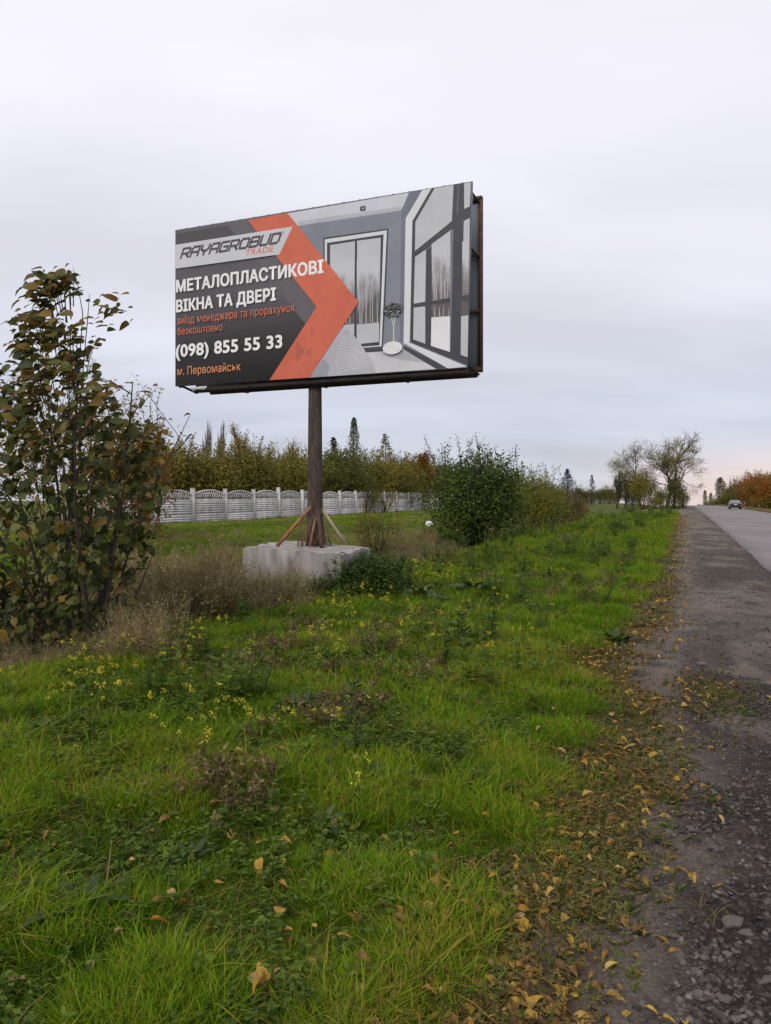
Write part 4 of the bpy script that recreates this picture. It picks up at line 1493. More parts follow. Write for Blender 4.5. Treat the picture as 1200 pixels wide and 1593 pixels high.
for px_, Y_, row_, sd_k in ((961, 108, 733, 1), (973, 116, 742, 2)):
    plant_tree('young_tree', make_bare(60 + sd_k, 5.0, 2.2, FOL['greygreen'], 2, 0.14, levels=3, nb=(6, 4, 3), upright=0.5, bark='bark_dark'), at(px_, Y_),
               ['slim upright tree in front of the white fence end', 'smaller thin tree left of the large bare trees'][sd_k - 1], 'tree', None, 0, (1, 1, top_h(row_, px_, Y_) / 5.0))


# ------------------------------------------------------------------ the two big sparse trees
def make_walnut(seed, h, spread, lean, fol, per, lf, keep=0.6, shift=0.0):
    g = Grower(seed, 5, (4, 5, 5, 4, 2), (0.78, 0.66, 0.60, 0.55, 0.5), (0.75, 0.7, 0.75, 0.8, 0.8), 0.13, 0.02, 7)
    g.grow((0, 0, -0.3), (lean, 0, 1), h * 0.30, 0.015 * h)
    V = np.concatenate(g.mb.V)
    f = np.array([spread / (V[:, 0].max() - V[:, 0].min()), spread / (V[:, 1].max() - V[:, 1].min()), h / V[:, 2].max()])
    for i in range(len(g.mb.V)):
        g.mb.V[i] = g.mb.V[i] * f
    # the crown is carried over to one side
    V = np.concatenate(g.mb.V)
    hi = V[:, 2] > 0.35 * h
    cx, cy = (V[hi, 0].max() + V[hi, 0].min()) / 2, (V[hi, 1].max() + V[hi, 1].min()) / 2
    zc = V[hi, 2].mean()
    sh = np.array([(shift - cx) / zc, -cy / zc])
    for i in range(len(g.mb.V)):
        g.mb.V[i][:, :2] += g.mb.V[i][:, 2:] * sh
    cb = MB()
    tp = np.array(g.tp) * f
    tp[:, :2] += tp[:, 2:] * sh
    kp = g.r.rand(len(tp)) < keep
    foliage_at(cb, g.r, tp[kp], None, per, 0.20, lf, lf * 0.6, 0.4)
    return g.mb.mesh('trunk', M['bark']), cb.mesh('crown', fol)


h1 = top_h(672, 1045, 110)
plant_tree('walnut_tree', make_walnut(71, h1, 10.6, 0.25, FOL['walnut'], 1, 0.15, 0.6, -0.1), at(1036, 110), 'large spreading tree with thin autumn crown beside the road crest', 'tree')
h2 = top_h(684, 985, 112)
plant_tree('walnut_tree', make_walnut(73, h2, 8.2, -0.2, FOL['walnut'], 1, 0.14, 0.45, -1.6), at(1000, 112), 'nearly bare tree leaning left of the large spreading tree', 'tree')
plant_tree('yellow_bush', HV['olive'][2], at(1004, 106), 'yellow green bush under the two large sparse trees', 'bush', None, 0.4, (1.35, 1.35, top_h(727, 1002, 106) / 3.35), ('stems', 'crown'))
th = make_shrub(75, 3.0, 6.0, FOL['hedge_green'], leaf=0.16, n=5200, nl=30, lobe=0.40, shoots=20, shoot_h=0.8, skirt=0.35)
plant_tree('thuja_tree', th, at(1050, 107), 'dark green cone shaped tree under the large spreading tree', 'tree', None, 0, (1, 1, top_h(728, 1050, 107) / 6.2), ('stems', 'crown'))
plant_tree('green_bush', HV['green'][2], at(985, 110), 'green bush left of the yellow green one under the sparse trees', 'bush', None, 1.0, (1.0, 1.0, top_h(752, 985, 110) / 3.35), ('stems', 'crown'))
plant_tree('green_bush', th, at(1062, 112), 'low dark bush at the right foot of the cone shaped tree', 'bush', None, 2.0, (0.75, 0.75, top_h(757, 1062, 112) / 6.2), ('stems', 'crown'))
plant_tree('green_bush', HV['green'][1], at(1030, 103), 'dark green bush beside the cone shaped tree', 'bush', None, 2.2, (0.75, 0.75, top_h(755, 1030, 103) / 3.35), ('stems', 'crown'))
plant_tree('green_bush', HV['olive'][0], at(1020, 100), 'low olive bush at the foot of the large trees', 'bush', None, 1.2, (0.75, 0.75, top_h(770, 1020, 100) / 3.35), ('stems', 'crown'))


# ------------------------------------------------------------------ right side of the road
def rside(px, L):
    u = (px - 600) / 1150.0
    return L * 1.0795 / (u - 0.4056)


Yq = rside(1121, 12.5)
plant_tree('poplar_tree', make_poplar(81, top_h(743, 1121, Yq), 4.6, FOL['poplar'], 3200, 0.34), at(1121, Yq), 'tallest olive poplar on the right side beyond the car', 'tree')
Yq = 420
for px_, row_, lb_ in ((1097, 763, 'far poplar, left of two beyond the crest'), (1106, 767, 'far poplar, right of two beyond the crest')):
    plant_tree('poplar_tree', make_poplar(82 + px_, top_h(row_, px_, Yq), 3.2, FOL['walnut'], 1500, 0.45), at(px_, Yq), lb_, 'tree')
rs_list = [(1089, 783, 300, 'green'), (1103, 779, 300, 'green'), (1113, 774, 250, 'olive'), (1128, 772, 220, 'green'), (1139, 764, 205, 'green'), (1150, 755, 190, 'green'),
           (1163, 748, 165, 'brown'), (1150, 744, 215, 'brown'), (1140, 753, 240, 'olive'), (1132, 760, 250, 'green'), (1158, 742, 200, 'brown'), (1170, 738, 170, 'orange'), (1180, 731, 150, 'orange'), (1192, 731, 128, 'amber'), (1205, 730, 112, 'orange'), (1228, 724, 96, 'olive'), (1200, 734, 150, 'green'), (1195, 764, 112, 'olive'), (1176, 768, 140, 'olive')]
HV['brown'] = [make_shrub(151, 3.2, 3.2, FOL['brownish'], leaf=0.11, n=4500, nl=26, shoots=20, shoot_h=0.6)]
HV['orange'] = [make_shrub(152, 3.2, 3.2, FOL['orange'], leaf=0.12, n=5500, nl=24, shoots=14, shoot_h=0.5)]
for i, (px, row, Y, kd) in enumerate(rs_list):
    h = top_h(row, px, Y)
    ms = HV[kd][i % len(HV[kd])]
    w = h / 3.2 * 1.05
    nth = sum(1 for q in rs_list[:i] if q[3] == kd)
    lab = {'green': 'dark green tree across the road', 'olive': 'olive bush across the road', 'brown': 'brown half bare tree across the road',
           'orange': 'orange autumn tree across the road', 'amber': 'amber tree among the orange ones across the road'}[kd]
    if kd != 'amber':
        lab += ', ' + ORD[nth] + ' of its colour from the crest'
    plant_tree('roadside_tree', ms, at(px, Y), lab, 'tree', 'trees along the right side of the road', i * 1.3, (w, w, h / 3.35), ('stems', 'crown'))


# ================================================================== the big leaved shrub at the left
def leaf_mesh(name, mat, ln, wd, curl, fold, serr=0.0, seed=0):
    """ovate leaf lying along +x, stalk at the origin"""
    r = np.random.RandomState(seed)
    prof_x = np.array([0.0, 0.06, 0.22, 0.42, 0.62, 0.8, 0.93, 1.0])
    prof_w = np.array([0.0, 0.30, 0.47, 0.5, 0.43, 0.27, 0.10, 0.0])
    V, F = [], []
    for i, (x, w) in enumerate(zip(prof_x, prof_w)):
        z0 = -curl * ln * x * x + 0.0
        jit = 1 + serr * r.normal()
        for sgn in (-1, 0, 1):
            zz = z0 + (fold * wd * w * abs(sgn)) + (0.03 * ln * r.normal() * abs(sgn) * (serr > 0))
            V.append([x * ln, sgn * w * wd * jit, zz])
    for i in range(len(prof_x) - 1):
        b = i * 3
        if i == 0:
            F += [[b + 1, b + 3, b + 4], [b + 1, b + 4, b + 5]]
        elif i == len(prof_x) - 2:
            F += [[b, b + 4, b + 1], [b + 1, b + 4, b + 2]]
        else:
            F += [[b, b + 3, b + 4, b + 1], [b + 1, b + 4, b + 5, b + 2]]
    mb = MB()
    mb.add(V, F)
    mb.tube([(-0.22 * ln, 0, 0.06 * ln), (-0.1 * ln, 0, 0.02 * ln), (0, 0, 0)], 0.0016, 3, 0.5, cap=False)
    me = mb.mesh(name, mat)
    me.polygons.foreach_set('use_smooth', np.ones(len(me.polygons), bool))
    V, F = np.concatenate(mb.V), mb.F
    return me, V, F


def hazel_leaf_mat(name, c_mid, c_edge, vein):
    m, nt, b = nmat(name)
    tc = nt.nodes.new('ShaderNodeTexCoord')
    nz = nt.nodes.new('ShaderNodeTexNoise')
    nz.inputs['Scale'].default_value = 14
    nz.inputs['Detail'].default_value = 4
    oi = nt.nodes.new('ShaderNodeObjectInfo')
    ad = nt.nodes.new('ShaderNodeVectorMath')
    ad.operation = 'ADD'
    nt.links.new(tc.outputs['Object'], ad.inputs[0])
    nt.links.new(oi.outputs['Random'], ad.inputs[1])
    nt.links.new(ad.outputs[0], nz.inputs['Vector'])
    rp = nt.nodes.new('ShaderNodeValToRGB')
    e = rp.color_ramp.elements
    e[0].position, e[0].color = 0.38, (*c_mid, 1)
    e[1].position, e[1].color = 0.66, (*c_edge, 1)
    nt.links.new(nz.outputs['Fac'], rp.inputs['Fac'])
    nt.links.new(rp.outputs[0], b.inputs['Base Color'])
    b.inputs['Roughness'].default_value = 0.55
    b.inputs['Specular IOR Level'].default_value = 0.35
    tr = nt.nodes.new('ShaderNodeBsdfTranslucent')
    nt.links.new(rp.outputs[0], tr.inputs['Color'])
    mx = nt.nodes.new('ShaderNodeMixShader')
    mx.inputs['Fac'].default_value = 0.38
    nt.links.new(b.outputs[0], mx.inputs[1])
    nt.links.new(tr.outputs[0], mx.inputs[2])
    nt.links.new(mx.outputs[0], nt.nodes['Material Output'].inputs['Surface'])
    return m


HZ = [hazel_leaf_mat('leaf_dark_green', (0.032, 0.048, 0.010), (0.058, 0.070, 0.013), 0), hazel_leaf_mat('leaf_mid_green', (0.074, 0.098, 0.016), (0.115, 0.115, 0.019), 0),
      hazel_leaf_mat('leaf_olive', (0.165, 0.14, 0.024), (0.18, 0.105, 0.022), 0), hazel_leaf_mat('leaf_brown_edged', (0.15, 0.098, 0.024), (0.16, 0.072, 0.022), 0),
      hazel_leaf_mat('leaf_yellow', (0.26, 0.17, 0.025), (0.20, 0.11, 0.02), 0)]


def hazel():
    bx, by = -2.93, 7.35
    bz = hgt(bx, by)
    root = empty('hazel_shrub', (bx, by, bz), 'tall shrub with large green and browning leaves blown left at the left edge', 'shrub')
    r = np.random.RandomState(5)
    st = MB()
    ends = []
    # main stems: (lean x, lean y, length)
    stems = [(0.0, 0.0, 3.2), (-0.16, 0.05, 3.35), (0.12, 0.1, 2.9), (-0.34, -0.05, 2.9), (0.30, -0.05, 2.4), (-0.55, 0.1, 2.6), (-0.75, 0.05, 2.2), (0.05, -0.25, 2.6), (-0.25, 0.3, 2.8), (0.42, 0.15, 1.9),
             (-0.45, -0.3, 2.1), (-0.95, -0.1, 2.0), (0.22, -0.22, 2.2), (-0.6, -0.2, 2.5), (-0.12, -0.12, 2.9), (-1.2, 0.1, 1.9), (0.55, 0.0, 1.3)]
    zt = [0.15, 0.34, 0.72, 1.36, 2.0, 2.42, 3.0, 3.27, 3.54, 3.92]
    xa = [-1.3, -1.4, -1.45, -1.45, -1.32, -1.10, -0.76, -0.70, -0.60, -0.32]
    xb = [0.15, 0.25, 0.55, 0.62, 0.70, 0.76, 0.58, 0.42, 0.24, 0.05]
    P, Dv = [], []
    for k, (lx, ly, ln) in enumerate(stems):
        p = np.array([-0.05 + 0.35 * lx + r.normal(0, .06), 0.25 * ly + r.normal(0, .05), -0.1])
        d = unit([lx * 0.9, ly, 1.0])
        pts = [p]
        n = 9
        for i in range(n):
            d = unit(d + np.array([0.035 * lx, 0.02 * ly, 0.015]) + r.normal(0, .06, 3))
            q_ = pts[-1] + d * ln * 1.16 / n
            if i > 3 and (q_[2] > 3.9 or not np.interp(q_[2], zt, xa) < q_[0] < np.interp(q_[2], zt, xb)):
                break
            pts.append(q_)
        n = len(pts) - 1
        rad = np.linspace(0.023 - 0.004 * abs(lx), 0.003, n + 1)
        if k == 0:
            rad *= 1.7
        st.tube(pts, rad, 6, 0.5)
        pts = np.array(pts)
        nbr = 12
        for b in range(nbr):
            t = 0.22 + 0.76 * (b + r.rand()) / nbr
            j = min(int(t * n), n - 1)
            q0 = pts[j] + (pts[j + 1] - pts[j]) * (t * n - j)
            if not np.interp(q0[2], zt, xa) + 0.1 < q0[0] < np.interp(q0[2], zt, xb) - 0.15:
                continue
            a = r.rand() * 2 * PI
            bd = unit([math.cos(a) * 0.9 - 0.22, math.sin(a) * 0.9, 0.55])
            bl = (0.22 + 0.55 * r.rand()) * (1.15 - 0.6 * t)
            tw = [q0]
            for i in range(4):
                bd = unit(bd + r.normal(0, .12, 3) + [-0.03, 0, 0.02])
                tw.append(tw[-1] + bd * bl / 4)
            st.tube(tw, [0.007, 0.006, 0.004, 0.003, 0.002], 4, 0.5, cap=False)
            for i in range(1, 5):
                for _ in range(2):
                    P.append(tw[i])
                    Dv.append(bd)
        for i in range(min(5, n), n + 1):
            for _ in range(2):
                P.append(pts[i])
                Dv.append(d)
    # bare twig tips at the very top
    for k, (x0, z0, dx, dz) in enumerate(((-0.08, 3.45, -0.10, 0.48), (-0.03, 3.42, 0.02, 0.24), (-0.20, 3.3, -0.22, 0.14), (-0.12, 3.1, -0.28, 0.2), (-0.62, 2.3, -0.3, 0.16))):
        st.tube([(x0 * 0.6 - 0.1, 0, z0 - 1.0), (x0, 0, z0), (x0 + dx * .5, 0, z0 + dz * .6), (x0 + dx, 0, z0 + dz)], [0.006, 0.005, 0.003, 0.0015], 4, 0.5, cap=False)
    st.build('stems', M['bark_dark'], root)
    P, Dv = np.array(P), np.array(Dv)
    # the body of the shrub: clusters of leaves on short side twigs, outline narrowing to the windblown top
    nc = 760
    zc = 0.2 + 3.68 * r.rand(nc) ** 0.95
    lo_x, hi_x = np.interp(zc, zt, xa), np.interp(zc, zt, xb)
    q = r.rand(nc)
    xc = lo_x + (hi_x - lo_x) * q
    dep = 0.75 * np.sin(PI * np.clip(q, .06, .94)) * np.interp(zc, [0, 1.5, 2.6, 3.7], [0.9, 1.0, 0.7, 0.25])
    yc = dep * (r.rand(nc) * 2 - 1)
    C = np.stack([xc, yc, zc], 1)
    ok = fbm(xc * 2.3, zc * 2.3 + yc, 77, 3) > np.interp(zc, [0, 1.2, 2.0, 2.8, 3.7], [0.22, 0.28, 0.38, 0.46, 0.40])
    ok &= ~((xc > 0.28) & (zc < 1.2) & (r.rand(nc) < 0.6))
    C = C[ok]
    P = P[(P[:, 2] < 3.92) & (P[:, 0] > np.interp(P[:, 2], zt, xa) - 0.12) & (P[:, 0] < np.interp(P[:, 2], zt, xb) + 0.12)]
    P = P[r.rand(len(P)) < 0.55]
    tw2 = MB()
    for c_ in C:
        if r.rand() < 0.5:
            root_p = np.array([c_[0] * 0.72 - 0.05, c_[1] * 0.4, c_[2] - 0.22 - 0.1 * r.rand()])
            tw2.tube([root_p, (root_p + c_) / 2 + [0, 0, 0.04], c_], [0.006, 0.004, 0.002], 4, 0.5, cap=False)
    tw2.build('twigs', M['bark_dark'], root)['kind'] = 'stuff'
    P2 = np.repeat(C, 5, 0)
    P2 = P2 + r.normal(0, 1, P2.shape) * [0.075, 0.06, 0.055]
    P = np.concatenate([P, P2])
    hz_ = P[:, 2]
    n = len(P)
    # orientation: hanging, blown to the left (-x)
    up = np.clip((hz_ - 1.6) / 1.2, 0, 1)
    D = rand_dirs(r, n) * 0.85 + np.stack([-0.35 - 1.0 * up, -0.1 + 0 * up, -0.55 + 0.45 * up], 1)
    N = rand_dirs(r, n) * 0.6 + np.stack([0.1 + 0 * up, -0.55 + 0.1 * up, 0.55 + 0.2 * up], 1)
    size = (0.042 + 0.095 * r.rand(n) ** 1.3) * (1.0 + 0.14 * up)
    # colour: greener low, browner at the top, a few yellow
    c = r.rand(n)
    right = P[:, 0] > 0.35
    ci = np.where(c < 0.52 - 0.36 * up, 0, np.where(c < 0.86 - 0.42 * up, 1, np.where(c < 0.94 - 0.26 * up, 2, np.where(c < 0.97 - 0.02 * up, 3, 4))))
    ci = np.where(right & (r.rand(n) < 0.25) & (hz_ > 1.3), 3, ci)
    metas = []
    for cidx in range(5):
        row = []
        for v in range(3):
            me, V, F = leaf_mesh('leaf', HZ[cidx], 1.0, 0.72 if cidx != 3 else 0.55, (0.10, 0.22, 0.32)[v] * (1.0 if cidx != 3 else 1.6), (0.12, 0.3, 0.5)[v] * (1 if cidx != 3 else 1.8), 0.05, 90 + v + cidx * 7)
            row.append((me, V, F))
        metas.append(row)
    # the 300 leaves nearest to the viewer's side and largest are parts
    score = size * 3 - P[:, 1] * 0.5 + 0.45 * up + 0.2 * r.rand(n) + (ci == 4) * 0.2
    order = np.argsort(-score)
    part = set(order[:300].tolist())
    rest = [MB() for _ in range(5)]
    for i in range(n):
        d = unit(D[i])
        s = unit(np.cross(N[i], d))
        nn = np.cross(d, s)
        me, V, F = metas[ci[i]][i % 3]
        if i in part:
            o = link('leaf', me, root)
            mt = Matrix(((d[0], s[0], nn[0], P[i][0]), (d[1], s[1], nn[1], P[i][1]), (d[2], s[2], nn[2], P[i][2]), (0, 0, 0, 1)))
            o.matrix_local = mt @ Matrix.Diagonal((size[i], size[i], size[i], 1))
        else:
            R = np.stack([d, s, nn], 1)
            W = P[i] + (V * size[i]) @ R.T
            base = rest[0].n
            rest[0].V.append(W)
            rest[0].T.append(np.full(len(W), 0.5))
            for f in F:
                rest[0].F.append(f + base)
                rest[0].M.append(np.full(len(f), ci[i]))
            rest[0].n += len(W)
    # merge face lists by polygon size before building
    o = rest[0].build('foliage', HZ, root, smoothed=True)
    o['kind'] = 'stuff'
    return root


hazel()


# ================================================================== ground cover (stuff, instanced inside one object)
def scatter(name, protos, mats, pts, rot, scl, idx, hue, label, cat):
    """protos = [MB, ...] kept inside the object itself; the other vertices are the points that carry copies"""
    mb = MB()
    gid = []
    for k, p in enumerate(protos):
        V = np.concatenate(p.V)
        base = mb.n
        mb.V.append(V)
        mb.T.append(np.concatenate(p.T))
        for f, m in zip(p.F, p.M):
            mb.F.append(f + base)
            mb.M.append(m)
        mb.n += len(V)
        gid.append(np.full(len(V), k))
    nproto = mb.n
    mb.V.append(np.asarray(pts, float))
    mb.T.append(np.zeros(len(pts)))
    gid.append(np.full(len(pts), -1))
    me = mb.mesh(name, mats)
    nv = len(me.vertices)

    def att(nm, typ, arr, key='value'):
        a = me.attributes.new(nm, typ, 'POINT')
        a.data.foreach_set(key, np.ascontiguousarray(arr).ravel())
    att('gid', 'INT', np.concatenate(gid).astype(np.int32))
    z = np.zeros(nproto)
    att('rot', 'FLOAT_VECTOR', np.concatenate([np.zeros((nproto, 3)), rot]).astype(np.float32), 'vector')
    att('scl', 'FLOAT', np.concatenate([z, scl]).astype(np.float32))
    att('pick', 'INT', np.concatenate([z, idx]).astype(np.int32))
    att('hue', 'FLOAT', np.concatenate([z, hue]).astype(np.float32))
    o = link(name, me)
    ng = bpy.data.node_groups.new(name + '_nodes', 'GeometryNodeTree')
    ng.interface.new_socket('Geometry', in_out='INPUT', socket_type='NodeSocketGeometry')
    ng.interface.new_socket('Geometry', in_out='OUTPUT', socket_type='NodeSocketGeometry')
    N = ng.nodes.new
    gi, go = N('NodeGroupInput'), N('NodeGroupOutput')

    def named(nm, typ):
        a = N('GeometryNodeInputNamedAttribute')
        a.data_type = typ
        a.inputs['Name'].default_value = nm
        return [s_ for s_ in a.outputs if s_.enabled and s_.name == 'Attribute'][0]
    g = named('gid', 'INT')
    cmp_ = N('FunctionNodeCompare')
    cmp_.data_type = 'INT'
    cmp_.operation = 'LESS_THAN'
    ia = [s_ for s_ in cmp_.inputs if s_.enabled]
    ng.links.new(g, ia[0])
    ia[1].default_value = 0
    sep = N('GeometryNodeSeparateGeometry')
    sep.domain = 'POINT'
    ng.links.new(gi.outputs[0], sep.inputs['Geometry'])
    ng.links.new(cmp_.outputs[0], sep.inputs['Selection'])
    sti = N('GeometryNodeSplitToInstances')
    sti.domain = 'POINT'
    ng.links.new(sep.outputs['Inverted'], sti.inputs['Geometry'])
    ng.links.new(g, sti.inputs['Group ID'])
    iop = N('GeometryNodeInstanceOnPoints')
    ng.links.new(sep.outputs['Selection'], iop.inputs['Points'])
    ng.links.new(sti.outputs['Instances'], iop.inputs['Instance'])
    iop.inputs['Pick Instance'].default_value = True
    ng.links.new(named('pick', 'INT'), iop.inputs['Instance Index'])
    e2r = N('FunctionNodeEulerToRotation')
    ng.links.new(named('rot', 'FLOAT_VECTOR'), e2r.inputs[0])
    ng.links.new(e2r.outputs[0], iop.inputs['Rotation'])
    ng.links.new(named('scl', 'FLOAT'), iop.inputs['Scale'])
    ng.links.new(iop.outputs[0], go.inputs[0])
    md = o.modifiers.new('scatter', 'NODES')
    md.node_group = ng
    return tag(o, label, cat, kind='stuff')


def blade(mb, r, base, h, w, lean, az, curve, t0, segs=3):
    """one grass blade, narrow and bent"""
    d = np.array([math.cos(az), math.sin(az), 0])
    s = np.array([-d[1], d[0], 0])
    V = []
    for i in range(segs):
        f = i / segs
        c = base + d * (lean * f + curve * f * f) * h + UP * h * (f - 0.25 * curve * f * f)
        ww = w * (1 - 0.75 * f)
        V += [c - s * ww / 2, c + s * ww / 2]
    V.append(base + d * (lean + curve) * h + UP * h * (1 - 0.25 * curve - 0.2 * lean))
    F = [[2 * i, 2 * i + 1, 2 * i + 3, 2 * i + 2] for i in range(segs - 1)] + [[2 * segs - 2, 2 * segs - 1, 2 * segs]]
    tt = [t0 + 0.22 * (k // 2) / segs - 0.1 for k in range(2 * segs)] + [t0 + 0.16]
    mb.add(V, F, np.clip(tt, 0, 1))


def tuft(seed, nb, rad, h, w, lean=0.25, curve=0.35, mi=0, wind=0.0, t=(0.35, 0.65)):
    r = np.random.RandomState(seed)
    mb = MB()
    for k in range(nb):
        a, q = r.rand() * 2 * PI, rad * r.rand() ** 0.6
        b = np.array([q * math.cos(a), q * math.sin(a), -0.015])
        blade(mb, r, b, h * (0.45 + 0.65 * r.rand()), w * (0.5 + 1.1 * r.rand() ** 2), lean * r.rand() * 1.6, r.rand() * 2 * PI, curve * (0.3 + 1.2 * r.rand()), t[0] + (t[1] - t[0]) * r.rand())
    if mi:
        mb.M = [np.full_like(m, mi) for m in mb.M]
    return mb


G_GREEN = foliage('grass_green', [(0.020, 0.040, 0.007), (0.046, 0.098, 0.008), (0.100, 0.205, 0.009), (0.170, 0.285, 0.011), (0.28, 0.25, 0.04)], 0.42, True, rough=0.8, spec=0.06)
G_DRY = foliage('grass_dry', [(0.06, 0.043, 0.020), (0.15, 0.112, 0.048), (0.26, 0.203, 0.095), (0.39, 0.315, 0.165)], 0.2, True)
G_CREEP = foliage('creeping_leaves', [(0.025, 0.036, 0.012), (0.058, 0.08, 0.017), (0.10, 0.125, 0.024), (0.16, 0.145, 0.042), (0.18, 0.11, 0.045)], 0.25, True)
G_WEED = foliage('weed_leaves', [(0.024, 0.044, 0.009), (0.050, 0.090, 0.012), (0.086, 0.142, 0.016), (0.135, 0.18, 0.024)], 0.25, True)
G_FLOWER = foliage('flower_yellow', [(0.30, 0.30, 0.03), (0.44, 0.40, 0.035), (0.56, 0.48, 0.05)], 0.2, True)
G_LITTER = foliage('leaf_litter', [(0.05, 0.032, 0.018), (0.13, 0.078, 0.032), (0.25, 0.15, 0.04), (0.42, 0.27, 0.04), (0.46, 0.34, 0.14)], 0.2, True)


def in_view(x, y, m=0.14):
    return np.abs(x / np.maximum(y, 0.3)) < 0.522 + m


def sample(n, ymin, ymax, expo, seed, lim=0.66):
    """points in the field of view, thinning with distance"""
    r = np.random.RandomState(seed)
    u = r.rand(n)
    e = 2 - expo
    y = (ymin ** e + u * (ymax ** e - ymin ** e)) ** (1 / e)
    x = (r.rand(n) * 2 - 1) * lim * y
    return x, y, r


def eul(r, n, tilt=0.12):
    return np.stack([r.normal(0, tilt, n), r.normal(0, tilt, n), r.rand(n) * 2 * PI], 1)


# ---- verge grass
def verge():
    protos = []
    for k in range(5):
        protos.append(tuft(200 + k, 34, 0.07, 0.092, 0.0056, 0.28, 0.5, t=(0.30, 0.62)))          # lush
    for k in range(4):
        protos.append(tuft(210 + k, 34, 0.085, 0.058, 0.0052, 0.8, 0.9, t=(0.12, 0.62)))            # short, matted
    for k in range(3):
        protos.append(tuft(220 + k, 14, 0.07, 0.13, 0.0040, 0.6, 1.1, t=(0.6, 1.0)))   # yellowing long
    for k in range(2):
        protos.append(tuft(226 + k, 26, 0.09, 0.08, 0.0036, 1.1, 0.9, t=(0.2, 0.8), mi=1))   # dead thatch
    X, Y, r = sample(170000, 1.35, 75, 1.66, 301)
    S, L = xy_to_sl(X, Y)
    ed = edge_l(S) + 0.16 * (fbm(X * 3, Y * 3, 61, 3) - 0.5)
    lush_edge = ed - 0.17 - 0.33 * fbm(X * 1.3, Y * 1.3, 62, 3)
    inside = (L < ed) & (L > -6.0 - 2.2 * smooth(Y, 18, 40) + 0.7 * (fbm(X, Y, 63, 2) - 0.5))
    patch = fbm(X * 0.8, Y * 0.8, 64, 4)
    patch2 = fbm(X * 2.8, Y * 2.8, 65, 3)
    patch3 = fbm(X * 7, Y * 7, 69, 2)
    dens = np.where(L < lush_edge, 1.0, 0.6)
    dens = dens * (0.6 + 0.4 * smooth(patch2, 0.3, 0.5))
    keep = inside & (r.rand(len(X)) < dens)
    X, Y, S, L, patch, patch2, patch3, ed, lush_edge = [q[keep] for q in (X, Y, S, L, patch, patch2, patch3, ed, lush_edge)]
    n = len(X)
    Z = gz(X, Y)
    band = L > lush_edge
    rough = smooth(-L, 1.7, 3.0)          # away from the gravel the sward is rougher and mixed
    mat_patch = patch2 < 0.43 + 0.14 * rough
    typ = np.where(band | (mat_patch & (r.rand(n) < 0.85)), 5 + r.randint(0, 4, n), r.randint(0, 5, n))
    typ = np.where((r.rand(n) < 0.05 + 0.09 * rough) & ~band, 9 + r.randint(0, 3, n), typ)
    typ = np.where(r.rand(n) < np.where(band, 0.22, 0.03 + 0.14 * (patch3 < 0.44)), 12 + r.randint(0, 2, n), typ)
    far = np.clip((Y - 3) / 30, 0, 1.3)
    scl = (0.7 + 0.65 * r.rand(n)) * (1 + 1.6 * far) * np.where(band, 0.8, 1.0) * (0.72 + 0.6 * smooth(patch2, 0.38, 0.62))
    scl *= np.where(Y > 30, 0.85, 1.0)
    hue = 0.50 + 0.60 * (patch - 0.5) + 0.60 * (patch2 - 0.5) + 0.40 * (patch3 - 0.5) + 0.10 * r.normal(size=n) + np.where(band, 0.08, 0.0)
    hue = hue + 0.09 * np.exp(-((L + 1.5) / 0.75) ** 2) - 0.02 * rough
    hue = np.where(typ > 11, 0.3 + 0.4 * r.rand(n), hue)
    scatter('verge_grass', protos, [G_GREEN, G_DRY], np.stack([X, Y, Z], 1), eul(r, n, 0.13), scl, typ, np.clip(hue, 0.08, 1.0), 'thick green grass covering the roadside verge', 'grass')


verge()


# ---- lawn beyond the ditch
def lawn():
    protos = [tuft(240 + k, 46, 0.16, 0.08, 0.008, 0.35, 0.5) for k in range(4)] + [tuft(246 + k, 46, 0.16, 0.07, 0.008, 0.5, 0.6, t=(0.2, 0.8), mi=1) for k in range(2)]
    X, Y, r = sample(60000, 10, 75, 1.3, 303)
    S, L = xy_to_sl(X, Y)
    patch = fbm(X * 0.35, Y * 0.35, 66, 4)
    keep = (L < -8.3) & (L > -17.2) & (r.rand(len(X)) < 0.5 + 0.6 * (patch > 0.42))
    keep &= ~((np.abs(X + 1.3) < 1.4) & (np.abs(Y - 13.2) < 1.8))
    X, Y, L, patch = X[keep], Y[keep], L[keep], patch[keep]
    n = len(X)
    stripe = np.sin(L * 2.4 + 1.2 * patch) * 0.10
    ty = np.where(r.rand(n) < 0.25 + 0.35 * smooth(fbm(X * 0.5, Y * 0.5, 86, 3), 0.4, 0.6), 4 + r.randint(0, 2, n), r.randint(0, 4, n))
    scatter('lawn_grass', protos, [G_GREEN, G_DRY], np.stack([X, Y, gz(X, Y)], 1), eul(r, n), (0.9 + 0.5 * r.rand(n)) * (1 + 0.012 * Y), ty,
            np.clip(0.60 + 0.6 * (patch - 0.5) + stripe + 0.12 * r.normal(size=n), 0.1, 1), 'short yellow green grass between the ditch and the white fence', 'grass')


lawn()


